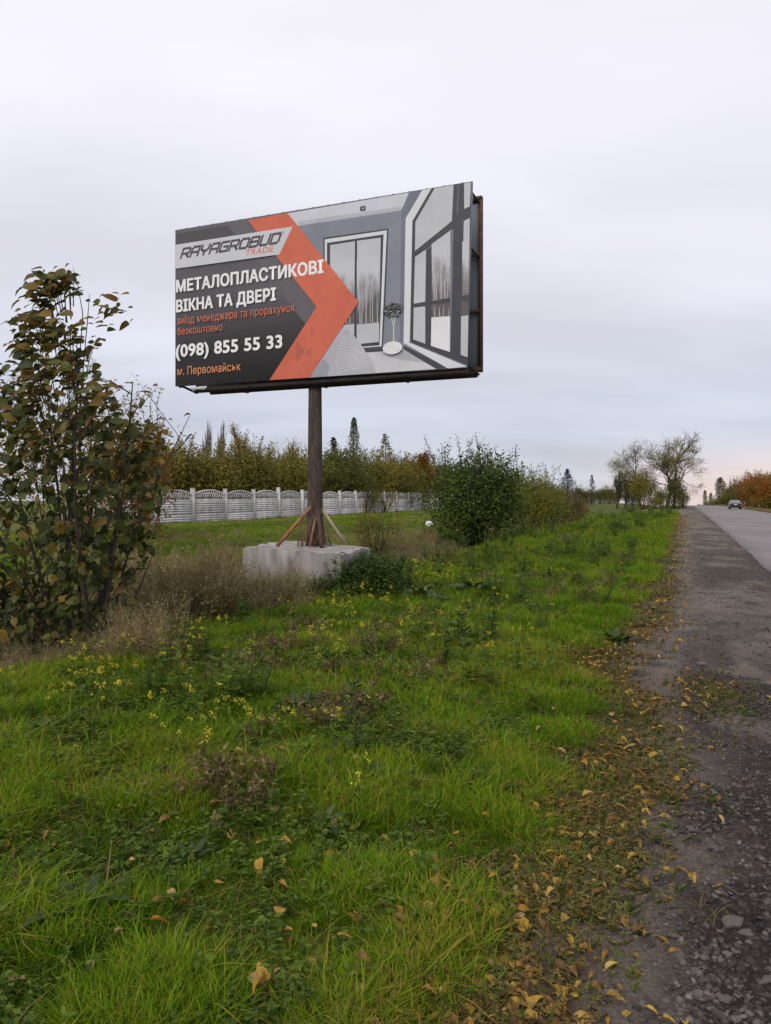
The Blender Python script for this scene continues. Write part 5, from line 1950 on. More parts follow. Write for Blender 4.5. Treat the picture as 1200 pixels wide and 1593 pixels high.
# ---- dry tall weeds of the ditch
def stalk(seed, h, nb, mi=0, leafy=0.0, t=(0.2, 0.8), rad=0.12, th=0.004):
    r = np.random.RandomState(seed)
    mb = MB()
    for k in range(nb):
        a, q = r.rand() * 2 * PI, rad * r.rand() ** 0.5
        p = np.array([q * math.cos(a), q * math.sin(a), -0.03])
        d = unit([0.25 * r.normal(), 0.25 * r.normal(), 1])
        L = h * (0.5 + 0.6 * r.rand())
        pts = [p]
        for i in range(4):
            d = unit(d + r.normal(0, 0.12, 3))
            pts.append(pts[-1] + d * L / 4)
        tt = t[0] + (t[1] - t[0]) * r.rand()
        mb.tube(pts, [th, th * .8, th * .6, th * .45, th * .25], 3, tt, cap=False)
        for b in range(4):
            j = 2 + r.randint(0, 2)
            e = unit(d + rand_dirs(r, 1)[0] * 0.9)
            mb.tube([pts[j], pts[j] + e * L * 0.12, pts[j] + e * L * 0.2 + [0, 0, 0.02]], [th * .5, th * .35, th * .2], 3, tt, cap=False)
            if leafy:
                m = int(leafy)
                P = pts[j] + e * L * 0.2 * r.rand(m, 1) + r.normal(0, 0.015, (m, 3))
                mb.leaves(P, rand_dirs(r, m), rand_dirs(r, m), 0.03, 0.014, 0.1, np.clip(tt + 0.3 * (r.rand(m) - .5), 0, 1))
    return mb


def ditch():
    protos = [stalk(260 + k, 0.75, 16, leafy=2) for k in range(4)] + [tuft(270 + k, 50, 0.13, 0.48, 0.005, 0.3, 0.5, t=(0.2, 0.9)) for k in range(3)]
    X, Y, r = sample(30000, 5.5, 60, 1.35, 305)
    S, L = xy_to_sl(X, Y)
    patch = fbm(X * 0.8, Y * 0.8, 67, 3)
    ctr = -6.9 - 0.9 * smooth(Y, 12, 24)
    dd = np.abs(L - ctr) / (1.15 + 0.5 * patch)
    keep = (dd < 1.0) & (r.rand(len(X)) < 0.85 * (1 - 0.3 * dd) * smooth(patch, 0.30, 0.48))
    keep &= ~((np.abs(X + 1.3) < 1.35) & (np.abs(Y - 13.2) < 1.75))
    keep &= ~((Y > 24) & (Y < 30) & (X > 1.8) & (X < 5))
    X, Y, L, patch = X[keep], Y[keep], L[keep], patch[keep]
    m = 260
    hx, hy = -3.1 + r.normal(0, 0.55, m), 6.95 + r.normal(0, 0.28, m)
    hk = (hx / hy > -0.60)
    m2 = 230
    wx, wy = -3.2 + 1.9 * r.rand(m2), 9.2 + 2.8 * r.rand(m2)
    hx, hy = np.concatenate([hx[hk], wx]), np.concatenate([hy[hk], wy])
    X, Y, L, patch = np.concatenate([X, hx]), np.concatenate([Y, hy]), np.concatenate([L, hx * 0 - 6]), np.concatenate([patch, 0.35 + 0.4 * r.rand(len(hx))])
    m3 = 70
    fy = 9.6 + 1.1 * r.rand(m3)
    fx = (r.uniform(365, 480, m3) - 600) / 1150 * fy
    X, Y, L, patch = np.concatenate([X, fx]), np.concatenate([Y, fy]), np.concatenate([L, fx * 0 - 6]), np.concatenate([patch, 0.35 + 0.4 * r.rand(m3)])
    n = len(X)
    px = 600 + X / Y * 1150
    sc = (0.65 + 0.55 * r.rand(n)) * np.where((px > 175) & (px < 355), 1.25, np.where((Y < 10.8) & (Y > 9.5), 0.78, 0.72)) * np.where(Y < 7.8, 0.55, 1.0)
    hue = 0.60 + 0.6 * (patch - 0.5) + 0.2 * r.normal(size=n)
    scatter('dry_weeds', protos, [G_DRY], np.stack([X, Y, gz(X, Y)], 1), eul(r, n, 0.16), sc, r.randint(0, 7, n), np.clip(hue, 0, 1), 'dry brown grass and dead stalks standing in the ditch', 'dry weeds')


ditch()


# ---- leafy green weeds through the verge and ditch edge
def weed_proto(seed, n, h, rad, ln, asp=0.45, mi=0):
    r = np.random.RandomState(seed)
    mb = MB()
    for k in range(n // 9):
        a, q = r.rand() * 2 * PI, rad * r.rand() ** 0.5
        p0 = np.array([q * math.cos(a) * 0.5, q * math.sin(a) * 0.5, -0.02])
        hh = h * (0.5 + 0.6 * r.rand())
        p1 = np.array([q * math.cos(a), q * math.sin(a), hh])
        mb.tube([p0, (p0 + p1) / 2, p1], [0.004, 0.003, 0.0015], 3, 0.4, cap=False)
        m = 9
        t = 0.2 + 0.8 * r.rand(m)
        P = p0 + (p1 - p0) * t[:, None]
        aa = r.rand(m) * 2 * PI
        D = np.stack([np.cos(aa), np.sin(aa), 0.1 + 0.5 * (r.rand(m) - .4)], 1)
        s = ln * (0.6 + 0.7 * r.rand(m)) * (1.2 - 0.5 * t)
        mb.leaves(P, D, np.array([[0, 0, 1.0]]) + 0.4 * rand_dirs(r, m), s, s * asp, 0.12, 0.25 + 0.5 * r.rand(m))
    return mb


def weeds():
    protos = [weed_proto(280 + k, 72, 0.085, 0.12, 0.036, 0.5) for k in range(3)] + [weed_proto(285 + k, 90, 0.42, 0.16, 0.07, 0.5) for k in range(3)]
    X, Y, r = sample(42000, 1.5, 60, 1.55, 307)
    S, L = xy_to_sl(X, Y)
    patch = fbm(X * 1.1 + 7, Y * 1.1, 68, 3)
    px = 600 + X / Y * 1150
    fine = fbm(X * 3.1, Y * 3.1, 72, 3)
    v = (L < -1.2) & (L > -5.6) & (((patch > 0.61) & (r.rand(len(X)) < 0.3)) | ((fine > 0.61) & (L < -1.7) & (r.rand(len(X)) < 0.3)))
    nett = (L < -5.0) & (L > -6.6) & (px > 380) & (px < 640) & (Y > 9) & (Y < 20) & (r.rand(len(X)) < 0.9)
    nett &= ~((np.abs(X + 1.3) < 0.9) & (np.abs(Y - 13.2) < 1.3))
    nett &= (px > 470) | (r.rand(len(X)) < 0.25)
    pale = (L < -0.9) & (L > -5) & (r.rand(len(X)) < 0.07)
    keep = v | nett | pale
    X, Y, L, nett, patch = X[keep], Y[keep], L[keep], nett[keep], patch[keep]
    m = 200
    ny = 10.3 + 2.3 * r.rand(m)
    nx = (r.uniform(455, 615, m) ** 1.0 - 600) / 1150 * ny
    nx = np.where((nx < -0.75) & (ny > 11.0), nx * 0 - 0.3, nx)
    X, Y, L, nett, patch = np.concatenate([X, nx]), np.concatenate([Y, ny]), np.concatenate([L, nx * 0 - 5.5]), np.concatenate([nett, nx < 99]), np.concatenate([patch, nx * 0])
    n = len(X)
    idx = np.where(nett, 3 + r.randint(0, 3, n), np.where((r.rand(n) < 0.12) & (Y > 5), 3 + r.randint(0, 3, n), r.randint(0, 3, n)))
    sc = (0.6 + 0.6 * r.rand(n)) * np.where(nett, np.where((Y > 10.6) & (Y < 12.8) & (X / Y > -0.062), 1.75, 1.1), 1 + 0.05 * Y) * np.where(idx > 2, 0.75, 1)
    hue = 0.40 + 0.45 * r.rand(n) - 0.30 * nett
    scatter('leafy_weeds', protos, [G_WEED], np.stack([X, Y, gz(X, Y)], 1), eul(r, n, 0.15), sc, idx, hue, 'dark green leafy weeds growing through the verge grass', 'weeds')


weeds()


# ---- reddish brown dying weeds in patches
def brown_weeds():
    protos = [stalk(320 + k, 0.22, 13, leafy=3, rad=0.16, th=0.0028) for k in range(4)]
    r = np.random.RandomState(309)
    spots = [(480, 1130, .45), (560, 1010, .5), (275, 1030, .45), (450, 1020, .4), (640, 975, .5), (930, 870, .8), (860, 930, .5), (340, 1240, .25), (700, 880, .7), (960, 850, 1.0), (800, 860, .7), (440, 985, .4), (540, 1125, .3), (780, 905, .7), (900, 905, .7), (985, 880, .8), (920, 835, 1.2), (850, 835, 1.2), (1000, 930, .4), (600, 1050, .4), (380, 1060, .4)]
    XY = []
    for px, row, rad in spots:
        x, y, z = on_ground(px, row)
        m = int(15 * max(rad, .5) ** 1.2)
        XY.append(np.stack([x + r.normal(0, rad * 0.55, m), y + r.normal(0, rad * 0.55, m)], 1))
    XY = np.concatenate(XY)
    n = len(XY)
    scatter('withered_weeds', protos, [G_DRY], np.stack([XY[:, 0], XY[:, 1], gz(XY[:, 0], XY[:, 1])], 1), eul(r, n, 0.2), 0.7 + 0.6 * r.rand(n), r.randint(0, 4, n), 0.12 + 0.3 * r.rand(n), 'patches of withered reddish brown weeds in the verge grass', 'weeds')


brown_weeds()


# ---- yellow flowering mustard
def flowers():
    protos = []
    for k in range(4):
        r = np.random.RandomState(330 + k)
        mb = MB()
        for j in range(3 + k % 3):
            a = r.rand() * 2 * PI
            p0, d = np.array([0, 0, -0.02]), unit([0.35 * math.cos(a), 0.35 * math.sin(a), 1])
            L = 0.16 + 0.14 * r.rand()
            p1 = p0 + d * L
            mb.tube([p0, (p0 + p1) / 2 + r.normal(0, .01, 3), p1], [0.003, 0.0025, 0.0015], 3, 0.6, cap=False, mi=0)
            m = 6
            P = p0 + d * L * (0.15 + 0.6 * r.rand(m, 1))
            mb.leaves(P, rand_dirs(r, m) + d * 0.3, rand_dirs(r, m), 0.045, 0.018, 0.1, 0.5 + 0.4 * r.rand(m), 0)
            m = 16
            P = p1 + r.normal(0, 0.010, (m, 3)) * [1, 1, 0.7]
            mb.leaves(P, rand_dirs(r, m) + [0, 0, 0.5], rand_dirs(r, m) + [0, 0, 1], 0.011, 0.010, 0.1, r.rand(m), 1)
        protos.append(mb)
    X, Y, r = sample(9000, 3.2, 45, 1.25, 311)
    S, L = xy_to_sl(X, Y)
    px, row = 600 + X / Y * 1150, 770 + (EYE - gz(X, Y)) / Y * 1150
    d = np.exp(-(((px - 260) / 150) ** 2 + ((row - 1080) / 75) ** 2)) * 0.55 + np.exp(-(((px - 590) / 140) ** 2 + ((row - 905) / 45) ** 2)) * 0.9 + np.exp(-(((px - 460) / 70) ** 2 + ((row - 1200) / 50) ** 2)) * 0.6 + 0.02
    d += 0.35 * np.exp(-(((px - 600) / 120) ** 2 + ((row - 985) / 50) ** 2))
    cl = smooth(fbm(X * 2, Y * 2, 70, 2), 0.42, 0.6)
    keep = (L < -1.2) & (L > -5.6) & (r.rand(len(X)) < 0.85 * d * (0.2 + 1.0 * cl))
    X, Y = X[keep], Y[keep]
    n = len(X)
    scatter('yellow_wildflowers', protos, [G_WEED, G_FLOWER], np.stack([X, Y, gz(X, Y)], 1), eul(r, n, 0.12), 0.8 + 0.4 * r.rand(n), r.randint(0, 4, n), 0.5 + 0.3 * r.rand(n), 'scattered yellow flowering plants in the verge grass', 'wildflowers')


flowers()


# ---- leaf litter along the edge of the grass
def litter():
    protos = []
    for k in range(6):
        r = np.random.RandomState(340 + k)
        mb = MB()
        if k < 4:
            me, V, F = leaf_mesh('litter_leaf', G_LITTER, 0.045, 0.026 if k < 2 else 0.018, 0.3 + 0.3 * r.rand(), 0.5 + 0.5 * r.rand(), 0.08, 340 + k)
            bpy.data.meshes.remove(me)
            mb.V, mb.F, mb.M, mb.n = [V + [0, 0, 0.012]], F, [np.zeros(len(f), int) for f in F], len(V)
            mb.T = [0.5 + 0.12 * r.normal(size=len(V))]
        else:
            for j in range(9):
                a = r.rand() * 2 * PI
                p = np.array([0.05 * r.normal(), 0.05 * r.normal(), 0.006 + 0.012 * r.rand()])
                e = p + np.array([math.cos(a), math.sin(a), 0.1 * r.normal()]) * (0.012 + 0.03 * r.rand() ** 2)
                mb.tube([p, (p + e) / 2 + [0, 0, 0.004], e], [0.0011, 0.0010, 0.0008], 3, 0.05 + 0.45 * r.rand(), cap=False)
        protos.append(mb)
    X, Y, r = sample(150000, 1.4, 60, 1.6, 313, 0.6)
    S, L = xy_to_sl(X, Y)
    ed = edge_l(S)
    c = L - (ed - 0.22)
    d = np.exp(-(c / (0.27 + 0.006 * Y)) ** 2) * (0.33 + 0.9 * smooth(fbm(X * 2.5, Y * 2.5, 71, 3), 0.38, 0.6)) + 0.02 * (L < ed)
    # leaf strewn tongue that crosses the gravel
    d = np.maximum(d, 0.6 * np.exp(-(((Y - 5.85) / 0.45) ** 2 + ((L - 0.12) / 0.24) ** 2)))
    keep = (L < 0.75) & (L > -4.5) & (r.rand(len(X)) < d * 0.9)
    X, Y, L, S = X[keep], Y[keep], L[keep], S[keep]
    n = len(X)
    Z = np.where(L > -0.6, np.maximum(shoulder_h(X, Y, S, L), gz(X, Y)) + 0.002, gz(X, Y) + 0.03 + 0.03 * r.rand(n))
    idx = np.where(r.rand(n) < 0.45, 4 + r.randint(0, 2, n), r.randint(0, 4, n))
    hue = np.where(r.rand(n) < 0.36, 0.72, 0.38) + 0.16 * r.normal(size=n)
    scatter('leaf_litter', protos, [G_LITTER], np.stack([X, Y, Z], 1), eul(r, n, 0.35), (0.6 + 0.6 * r.rand(n)) * (1 + 0.045 * Y), idx, np.clip(hue, 0, 1), 'small brown and yellow leaf litter and dry bits along the grass edge', 'leaf litter')


litter()


# ---- sparse creeping green on the shoulder edge
def creeping():
    protos = [weed_proto(360 + k, 54, 0.03, 0.12, 0.022, 0.4) for k in range(3)] + [tuft(365 + k, 30, 0.09, 0.05, 0.003, 0.9, 0.8, t=(0.4, 0.9)) for k in range(2)]
    X, Y, r = sample(90000, 1.4, 45, 1.6, 315, 0.6)
    S, L = xy_to_sl(X, Y)
    ed = edge_l(S)
    d = 0.8 * np.exp(-((L - ed + 0.30) / 0.26) ** 2) * (0.45 + smooth(fbm(X * 2.2, Y * 2.2, 73, 3), 0.42, 0.6))
    d = np.maximum(d, 0.6 * np.exp(-(((Y - 5.65) / 0.5) ** 2 + ((L - 0.18) / 0.24) ** 2)))
    keep = (r.rand(len(X)) < d) & (L < 0.7)
    X, Y, L, S = X[keep], Y[keep], L[keep], S[keep]
    n = len(X)
    Z = np.maximum(shoulder_h(X, Y, S, L), gz(X, Y)) - 0.004
    scatter('creeping_weeds', protos, [G_CREEP], np.stack([X, Y, Z], 1), eul(r, n, 0.1), (0.7 + 0.7 * r.rand(n)) * (1 + 0.02 * Y), r.randint(0, 5, n), np.clip(0.25 + 0.65 * r.rand(n), 0, 1), 'low creeping weeds at the ragged edge of the gravel', 'weeds')


creeping()


# ---- dry grass on the far side of the road
def far_side():
    protos = [tuft(380 + k, 50, 0.35, 0.32, 0.02, 0.3, 0.4, t=(0.2, 0.8)) for k in range(3)]
    r = np.random.RandomState(317)
    n = 5000
    S = 40 + 180 * r.rand(n)
    L = 8.1 + 4.5 * r.rand(n) ** 1.3
    X, Y = sl_to_xy(S, L)
    scatter('roadside_grass', protos, [G_DRY], np.stack([X, Y, gz(X, Y)], 1), eul(r, n), 0.6 + 0.7 * r.rand(n), r.randint(0, 3, n), 0.3 + 0.3 * r.rand(n), 'dry grass along the far side of the road', 'grass')


far_side()

# ================================================================== single fallen leaves
FL = [hazel_leaf_mat('fallen_yellow', (0.52, 0.34, 0.045), (0.42, 0.22, 0.035), 0), hazel_leaf_mat('fallen_amber', (0.50, 0.24, 0.03), (0.32, 0.14, 0.03), 0),
      hazel_leaf_mat('fallen_tan', (0.50, 0.36, 0.17), (0.36, 0.22, 0.09), 0)]
flm = [[leaf_mesh('fallen_leaf', FL[c], 1.0, (0.75, 0.6, 0.5)[v], (0.15, 0.35, 0.6)[v], (0.15, 0.4, 0.7)[v], 0.06, 400 + c * 5 + v)[0] for v in range(3)] for c in range(3)]
rl = random.Random(77)


def drop(px, row, size_px, c, v, lift, label, group, x=None):
    if x is None:
        X, Y, Z = on_ground(px, row)
    else:
        X, Y = x
        Z = hgt(X, Y)
    s_, L_ = xy_to_sl(X, Y)
    if L_ > -0.65:
        Z = max(Z, float(shoulder_h(np.array([X]), np.array([Y]), np.array([s_]), np.array([L_]))[0]))
    o = link('fallen_leaf', flm[c][v], None, (X, Y, Z + lift))
    k = size_px * Y / 1150.0
    o.scale = (k, k, k)
    o.rotation_euler = (rl.uniform(-0.35, 0.35), rl.uniform(-0.3, 0.5), rl.uniform(0, 6.28))
    return tag(o, label, 'leaf', group)


grass_leaves = [(433, 1459, 24, 0, 0), (455, 1483, 22, 0, 1), (335, 1408, 18, 0, 0), (264, 1416, 20, 2, 1), (205, 1425, 18, 0, 0), (140, 1533, 18, 2, 1), (235, 1465, 28, 1, 2), (323, 1478, 20, 1, 2), (180, 1490, 20, 2, 2),
                (645, 1352, 16, 0, 0), (686, 1398, 20, 0, 0), (672, 1380, 20, 0, 1), (700, 1417, 18, 0, 0), (648, 1517, 28, 0, 1), (765, 1247, 16, 0, 0), (650, 1458, 16, 0, 0), (405, 1363, 26, 0, 2), (355, 1330, 22, 0, 2), (441, 1367, 12, 0, 0),
                (550, 1455, 12, 2, 0), (492, 1480, 10, 0, 0), (548, 1200, 12, 2, 0), (590, 1235, 18, 2, 2), (640, 1185, 14, 1, 0), (580, 1240, 12, 2, 1), (520, 1300, 16, 2, 1), (560, 1404, 13, 0, 0), (516, 1390, 16, 1, 2),
                (820, 1180, 14, 0, 0), (710, 1070, 14, 0, 0), (795, 1050, 12, 0, 1), (860, 1120, 12, 0, 2), (895, 1100, 12, 2, 2), (750, 1290, 14, 0, 2), (715, 1320, 12, 0, 0), (740, 1345, 10, 0, 0)]
for px, row, sz, c, v in grass_leaves:
    drop(px, row, sz * 1.05, c, v, 0.07, 'yellowed fallen leaf lying on the green grass', 'fallen leaves on the grass')
edge_leaves = [(875, 1258, 20, 0, 0), (868, 1294, 16, 0, 0), (884, 1308, 14, 0, 1), (862, 1320, 18, 0, 0), (846, 1371, 14, 0, 0), (905, 1380, 12, 0, 0), (864, 1411, 17, 0, 0), (892, 1432, 22, 1, 0), (840, 1400, 24, 1, 2), (770, 1440, 16, 0, 1), (768, 1452, 20, 0, 0),
               (811, 1472, 26, 0, 0), (810, 1485, 22, 1, 1), (846, 1465, 24, 0, 2), (850, 1449, 20, 0, 2), (717, 1502, 20, 1, 2), (736, 1524, 14, 2, 1), (724, 1549, 22, 0, 2), (803, 1556, 22, 1, 1), (698, 1553, 18, 2, 1), (825, 1545, 20, 2, 2), (788, 1487, 16, 0, 2),
               (920, 1410, 14, 0, 1), (830, 1505, 16, 2, 2), (760, 1530, 14, 2, 1), (780, 1590, 26, 2, 1), (890, 1240, 14, 1, 1), (940, 1205, 14, 1, 0), (905, 1208, 16, 1, 1), (965, 1176, 16, 0, 1), (1022, 1200, 16, 0, 0), (985, 1190, 12, 2, 1), (952, 1130, 12, 2, 0), (1000, 1115, 12, 2, 1),
               (878, 1275, 14, 0, 2), (915, 1335, 16, 2, 2), (955, 1345, 14, 1, 1), (890, 1355, 16, 2, 1), (880, 1350, 14, 2, 2), (930, 1330, 10, 0, 0), (800, 1418, 16, 2, 2), (870, 1500, 14, 1, 2)]
for i, (px, row, sz, c, v) in enumerate(edge_leaves):
    drop(px, row, sz * 1.08, c, v, 0.034, 'fallen autumn leaf lying in the litter along the gravel edge', 'fallen leaves along the gravel edge')
for i in range(70):
    Y = 2.3 + 13 * rl.random() ** 1.6
    s_ = Y * 1.02
    L_ = float(edge_l(np.array([s_]))[0]) - 0.22 + rl.gauss(0, 0.16)
    x, y = sl_to_xy(s_, L_)
    drop(0, 0, 0.045 / y * 1150 * (0.7 + 0.6 * rl.random()), rl.choice((0, 0, 1, 1, 2)), rl.randint(0, 2), 0.030, 'fallen autumn leaf lying in the litter along the gravel edge', 'fallen leaves along the gravel edge', (x, y))
drop(1044, 1232, 18, 0, 0, 0.008, 'bright yellow leaf lying alone on bare gravel', None)
drop(12, 1567, 28, 2, 1, 0.06, 'pale orange leaf standing in the grass in the bottom left corner', None)
drop(534, 1274, 24, 1, 0, 0.07, 'orange brown leaf beside the grey green weed in mid verge', None)
# crumpled cluster at the bottom
X0, Y0, Z0 = on_ground(413, 1572)
cl = empty('leaf_cluster', (X0, Y0, Z0 + 0.05), 'large crumpled pale yellow leaf at the bottom edge of the grass', 'leaf')
for k in range(5):
    o = link('lobe', flm[2 if k % 2 else 0][1 + k % 2], cl, (0, 0, 0.01 * k))
    o.scale = (0.062, 0.07, 0.08)
    o.rotation_euler = (rl.uniform(-.9, .9), rl.uniform(-1.0, 0.2), k * 0.9 + 0.4)


# ================================================================== stones
M['stone'] = surf('stone_grey', (0.095, 0.086, 0.08), (0.18, 0.167, 0.158), 14, 0.95, bump=0.6, bscale=40)
M['stone_dark'] = surf('stone_dark', (0.06, 0.053, 0.05), (0.11, 0.10, 0.095), 14, 0.95, bump=0.6, bscale=40)


def stone_mb(seed, flat=0.5, sub=2):
    """broken, angular stone: a lump cut by flat planes"""
    import bmesh
    r = np.random.RandomState(seed)
    bm = bmesh.new()
    bmesh.ops.create_icosphere(bm, subdivisions=sub, radius=1.0)
    V = np.array([v.co[:] for v in bm.verts])
    F = [[v.index for v in f.verts] for f in bm.faces]
    bm.free()
    for k in range(12):
        n = rand_dirs(r, 1)[0]
        d = 0.42 + 0.32 * r.rand()
        q = V @ n
        V = V - np.outer(np.maximum(q - d, 0), n)
    V = V * [1.25, 0.75 + 0.45 * r.rand(), flat * 1.25] + r.normal(0, 0.03, V.shape)
    mb = MB()
    mb.add(V, F, 0.3 + 0.5 * r.rand())
    return mb


SM = [stone_mb(500 + k, 0.30 + 0.08 * (k % 4), 1 if k % 2 else 2).mesh('stone', M['stone'] if k % 3 else M['stone_dark']) for k in range(9)]


def put_stone(x, y, half, k, label, group, rz):
    s_, L_ = xy_to_sl(x, y)
    z = float(shoulder_h(np.array([x]), np.array([y]), np.array([s_]), np.array([L_]))[0])
    o = link('stone', SM[k], None, (x, y, z + half * 0.04))
    o.scale = (half, half, half)
    o.rotation_euler = (rl.uniform(-.2, .2), rl.uniform(-.2, .2), rz)
    return tag(o, label, 'stone', group)


big = [(1056, 1522, 17, 1, 'rounded grey stone, the biggest on the gravel near the bottom'), (1145, 1467, 22, 2, 'wide flat pale stone on the dark gravel at right'), (1162, 1488, 14, 4, 'small flat stone just below the wide pale stone'),
       (1048, 1498, 11, 5, 'pale stone just above the biggest rounded stone'), (989, 1499, 7, 7, 'small pale pebble left of the biggest stone'), (1083, 1557, 10, 8, 'small stone right below the biggest stone'), (1086, 1585, 14, 1, 'stone at the bottom edge of the gravel'),
       (1040, 1428, 12, 2, 'flat stone on the gravel above the pebble'), (1190, 1560, 14, 4, 'stone in the bottom right corner of the gravel'), (1093, 1048, 11, 5, 'flat grey stone in the leafy patch crossing the gravel')]
for px, row, hw, k, lab in big:
    x, y, z = on_ground(px, row)
    put_stone(x, y, hw * y / 1150.0, k, lab, None, rl.uniform(-.4, .4))
for i in range(240):
    y = 2.1 + 4.6 * rl.random() ** 1.5
    L_ = 0.0 + 1.5 * rl.random() ** 0.75
    s_ = (y + L_ * ST) / CT
    x, y = sl_to_xy(s_, L_)
    put_stone(x, y, 0.007 + 0.022 * rl.random() ** 2, rl.randint(0, 8), 'loose grey stone among the broken asphalt of the road shoulder', 'loose stones on the shoulder', rl.uniform(0, 6.28))


def gravel():
    G = foliage('gravel_grey', [(0.035, 0.031, 0.029), (0.08, 0.071, 0.066), (0.16, 0.148, 0.138)], 0.0, True, rough=0.95)
    protos = [stone_mb(520 + k, 0.45, 1) for k in range(6)]
    r = np.random.RandomState(321)
    n = 130000
    S = 1.6 + 20 * r.rand(n) ** 2.0
    L = -0.35 + 2.0 * r.rand(n)
    X, Y = sl_to_xy(S, L)
    t = tar_amount(X, Y, S, L)
    keep = r.rand(n) < 0.10 + 0.90 * t * smooth(fbm(X * 4, Y * 4, 78, 3), 0.35, 0.6)
    S, L, X, Y = S[keep], L[keep], X[keep], Y[keep]
    n = len(X)
    Z = shoulder_h(X, Y, S, L)
    scatter('gravel', protos, [G], np.stack([X, Y, Z], 1), eul(r, n, 0.3), 0.003 + 0.017 * r.rand(n) ** 3, r.randint(0, 6, n), 0.05 + 0.75 * r.rand(n) ** 1.3, 'fine loose gravel on the broken road shoulder', 'gravel')


gravel()

# ================================================================== single weeds, bits of litter, white stone
DW = foliage('dock_leaf', [(0.020, 0.036, 0.012), (0.038, 0.065, 0.018), (0.06, 0.09, 0.03)], 0.2, rough=0.5)
GW = foliage('grey_weed_leaf', [(0.06, 0.085, 0.05), (0.09, 0.12, 0.07), (0.12, 0.14, 0.09)], 0.2, rough=0.7)
dock_me = [leaf_mesh('leaf', DW, 1.0, 0.34, 0.35 + 0.15 * v, 0.3, 0.05, 600 + v)[0] for v in range(3)]
grey_me = [leaf_mesh('leaf', GW, 1.0, 0.30, 0.25 + 0.2 * v, 0.4, 0.06, 610 + v)[0] for v in range(3)]


def rosette(px, row, rad_px, n, meshes, label, upright=0.5):
    X, Y, Z = on_ground(px, row)
    R = rad_px * Y / 1150.0
    o = empty('weed_plant', (X, Y, Z), label, 'weed', 'broad leaved weeds in the verge')
    for k in range(n):
        a = k * 2.399 + rl.uniform(-.3, .3)
        t = k / n
        l = link('leaf', meshes[k % 3], o, (0.012 * math.cos(a), 0.012 * math.sin(a), 0.015 + 0.04 * t))
        s = R * (1.0 - 0.35 * t) * rl.uniform(0.75, 1.15)
        l.scale = (s, s, s)
        l.rotation_euler = (rl.uniform(-.3, .3), -(upright * (0.5 + 0.7 * t) + rl.uniform(-.12, .2)), a)
    return o


for px, row, rp, n, ms, lab, up_ in (
        (120, 1440, 90, 16, dock_me, 'large dark broad leaved weed in the lower left grass', 0.65), (610, 1225, 62, 15, dock_me, 'dark green weed beside the bright grass in mid verge', 0.6),
        (470, 1115, 55, 14, dock_me, 'dark weed with upright leaves among brown stalks in mid verge', 0.9), (725, 1020, 34, 13, dock_me, 'dark weed clump standing above the pale bright grass', 1.0),
        (955, 1005, 40, 14, dock_me, 'dark leafy tuft at the edge of the gravel', 0.9), (655, 935, 45, 16, dock_me, 'dark round weed clump left of a twin clump below the footing', 0.9), (735, 925, 44, 16, dock_me, 'dark round weed clump right of its twin below the footing', 0.9),
        (512, 1290, 40, 12, grey_me, 'grey green weed with wavy leaves beside an orange leaf', 0.8), (60, 1150, 50, 12, dock_me, 'dark weed below the big leaved shrub at the left edge', 0.7),
        (300, 1350, 45, 14, dock_me, 'spiky dark weed in the lower left verge', 0.8), (220, 1260, 40, 12, grey_me, 'pale grey green weed in the left verge', 0.8), (860, 860, 20, 12, dock_me, 'small dark weed in the far verge', 0.9), (820, 905, 24, 12, dock_me, 'dark weed in the verge below the yellow green bush', 0.9)):
    rosette(px, row, rp, n, ms, lab, up_)


def upright_weed(px, row, h_px, label):
    X, Y, Z = on_ground(px, row)
    H = h_px * Y / 1150.0
    mb, lb = MB(), MB()
    r = np.random.RandomState(px)
    mb.tube([(0, 0, -0.03), (0.01, 0, H * 0.5), (0.0, 0.01, H)], [0.005, 0.004, 0.002], 5, 0.4)
    m = 90
    t = 0.1 + 0.9 * r.rand(m)
    a = r.rand(m) * 2 * PI
    D = np.stack([np.cos(a), np.sin(a), 0.5 + 0 * a], 1)
    P = np.stack([0 * t, 0 * t, t * H], 1) + D * (0.25 * H * (1.1 - t) * r.rand(m))[:, None]
    lb.leaves(P, D, rand_dirs(r, m) + [0, 0, 1], 0.055, 0.02, 0.1, r.rand(m))
    o = empty('weed_plant', (X, Y, Z), label, 'weed', 'upright weeds in the verge')
    mb.build('stem', DW, o)
    lb.build('foliage', DW, o)['kind'] = 'stuff'


upright_weed(552, 1190, 130, 'tall upright dark weed in the middle of the verge')
upright_weed(718, 1010, 60, 'short upright weed behind the bright pale grass')
upright_weed(640, 930, 55, 'bushy upright weed at the foot of the ditch bank')

ws = stone_mb(700, 0.55, 3)
X0, Y0, Z0 = on_ground(669, 820)
o = ws.build('white_stone', surf('white_stone', (0.62, 0.60, 0.58), (0.74, 0.72, 0.70), 6, 0.8), None, (X0, Y0, Z0 + 0.14), True)
o.scale = (0.20, 0.18, 0.2)
tag(o, 'smooth white stone on the lawn left of the big green bush', 'stone')


def scrap(px, row, w, h, col, label, rz):
    X, Y, Z = on_ground(px, row)
    mb = MB()
    n = 5
    r = np.random.RandomState(px)
    g = [(i / (n - 1) - .5, j / (n - 1) - .5) for j in range(n) for i in range(n)]
    V = [[x * w, y * h, 0.012 + 0.012 * r.rand() + 0.02 * x * x] for x, y in g]
    V = V + [[x, y, z - 0.002] for x, y, z in V]
    F = [[j * n + i, j * n + i + 1, (j + 1) * n + i + 1, (j + 1) * n + i] for j in range(n - 1) for i in range(n - 1)]
    F = F + [[a + n * n for a in f[::-1]] for f in F]
    mb.add(V, F)
    o = mb.build('litter_scrap', surf('scrap_%d' % px, col, tuple(c * .8 for c in col), 8, 0.5), None, (X, Y, Z + 0.05))
    o.rotation_euler = (0.2, 0.1, rz)
    return tag(o, label, 'litter')


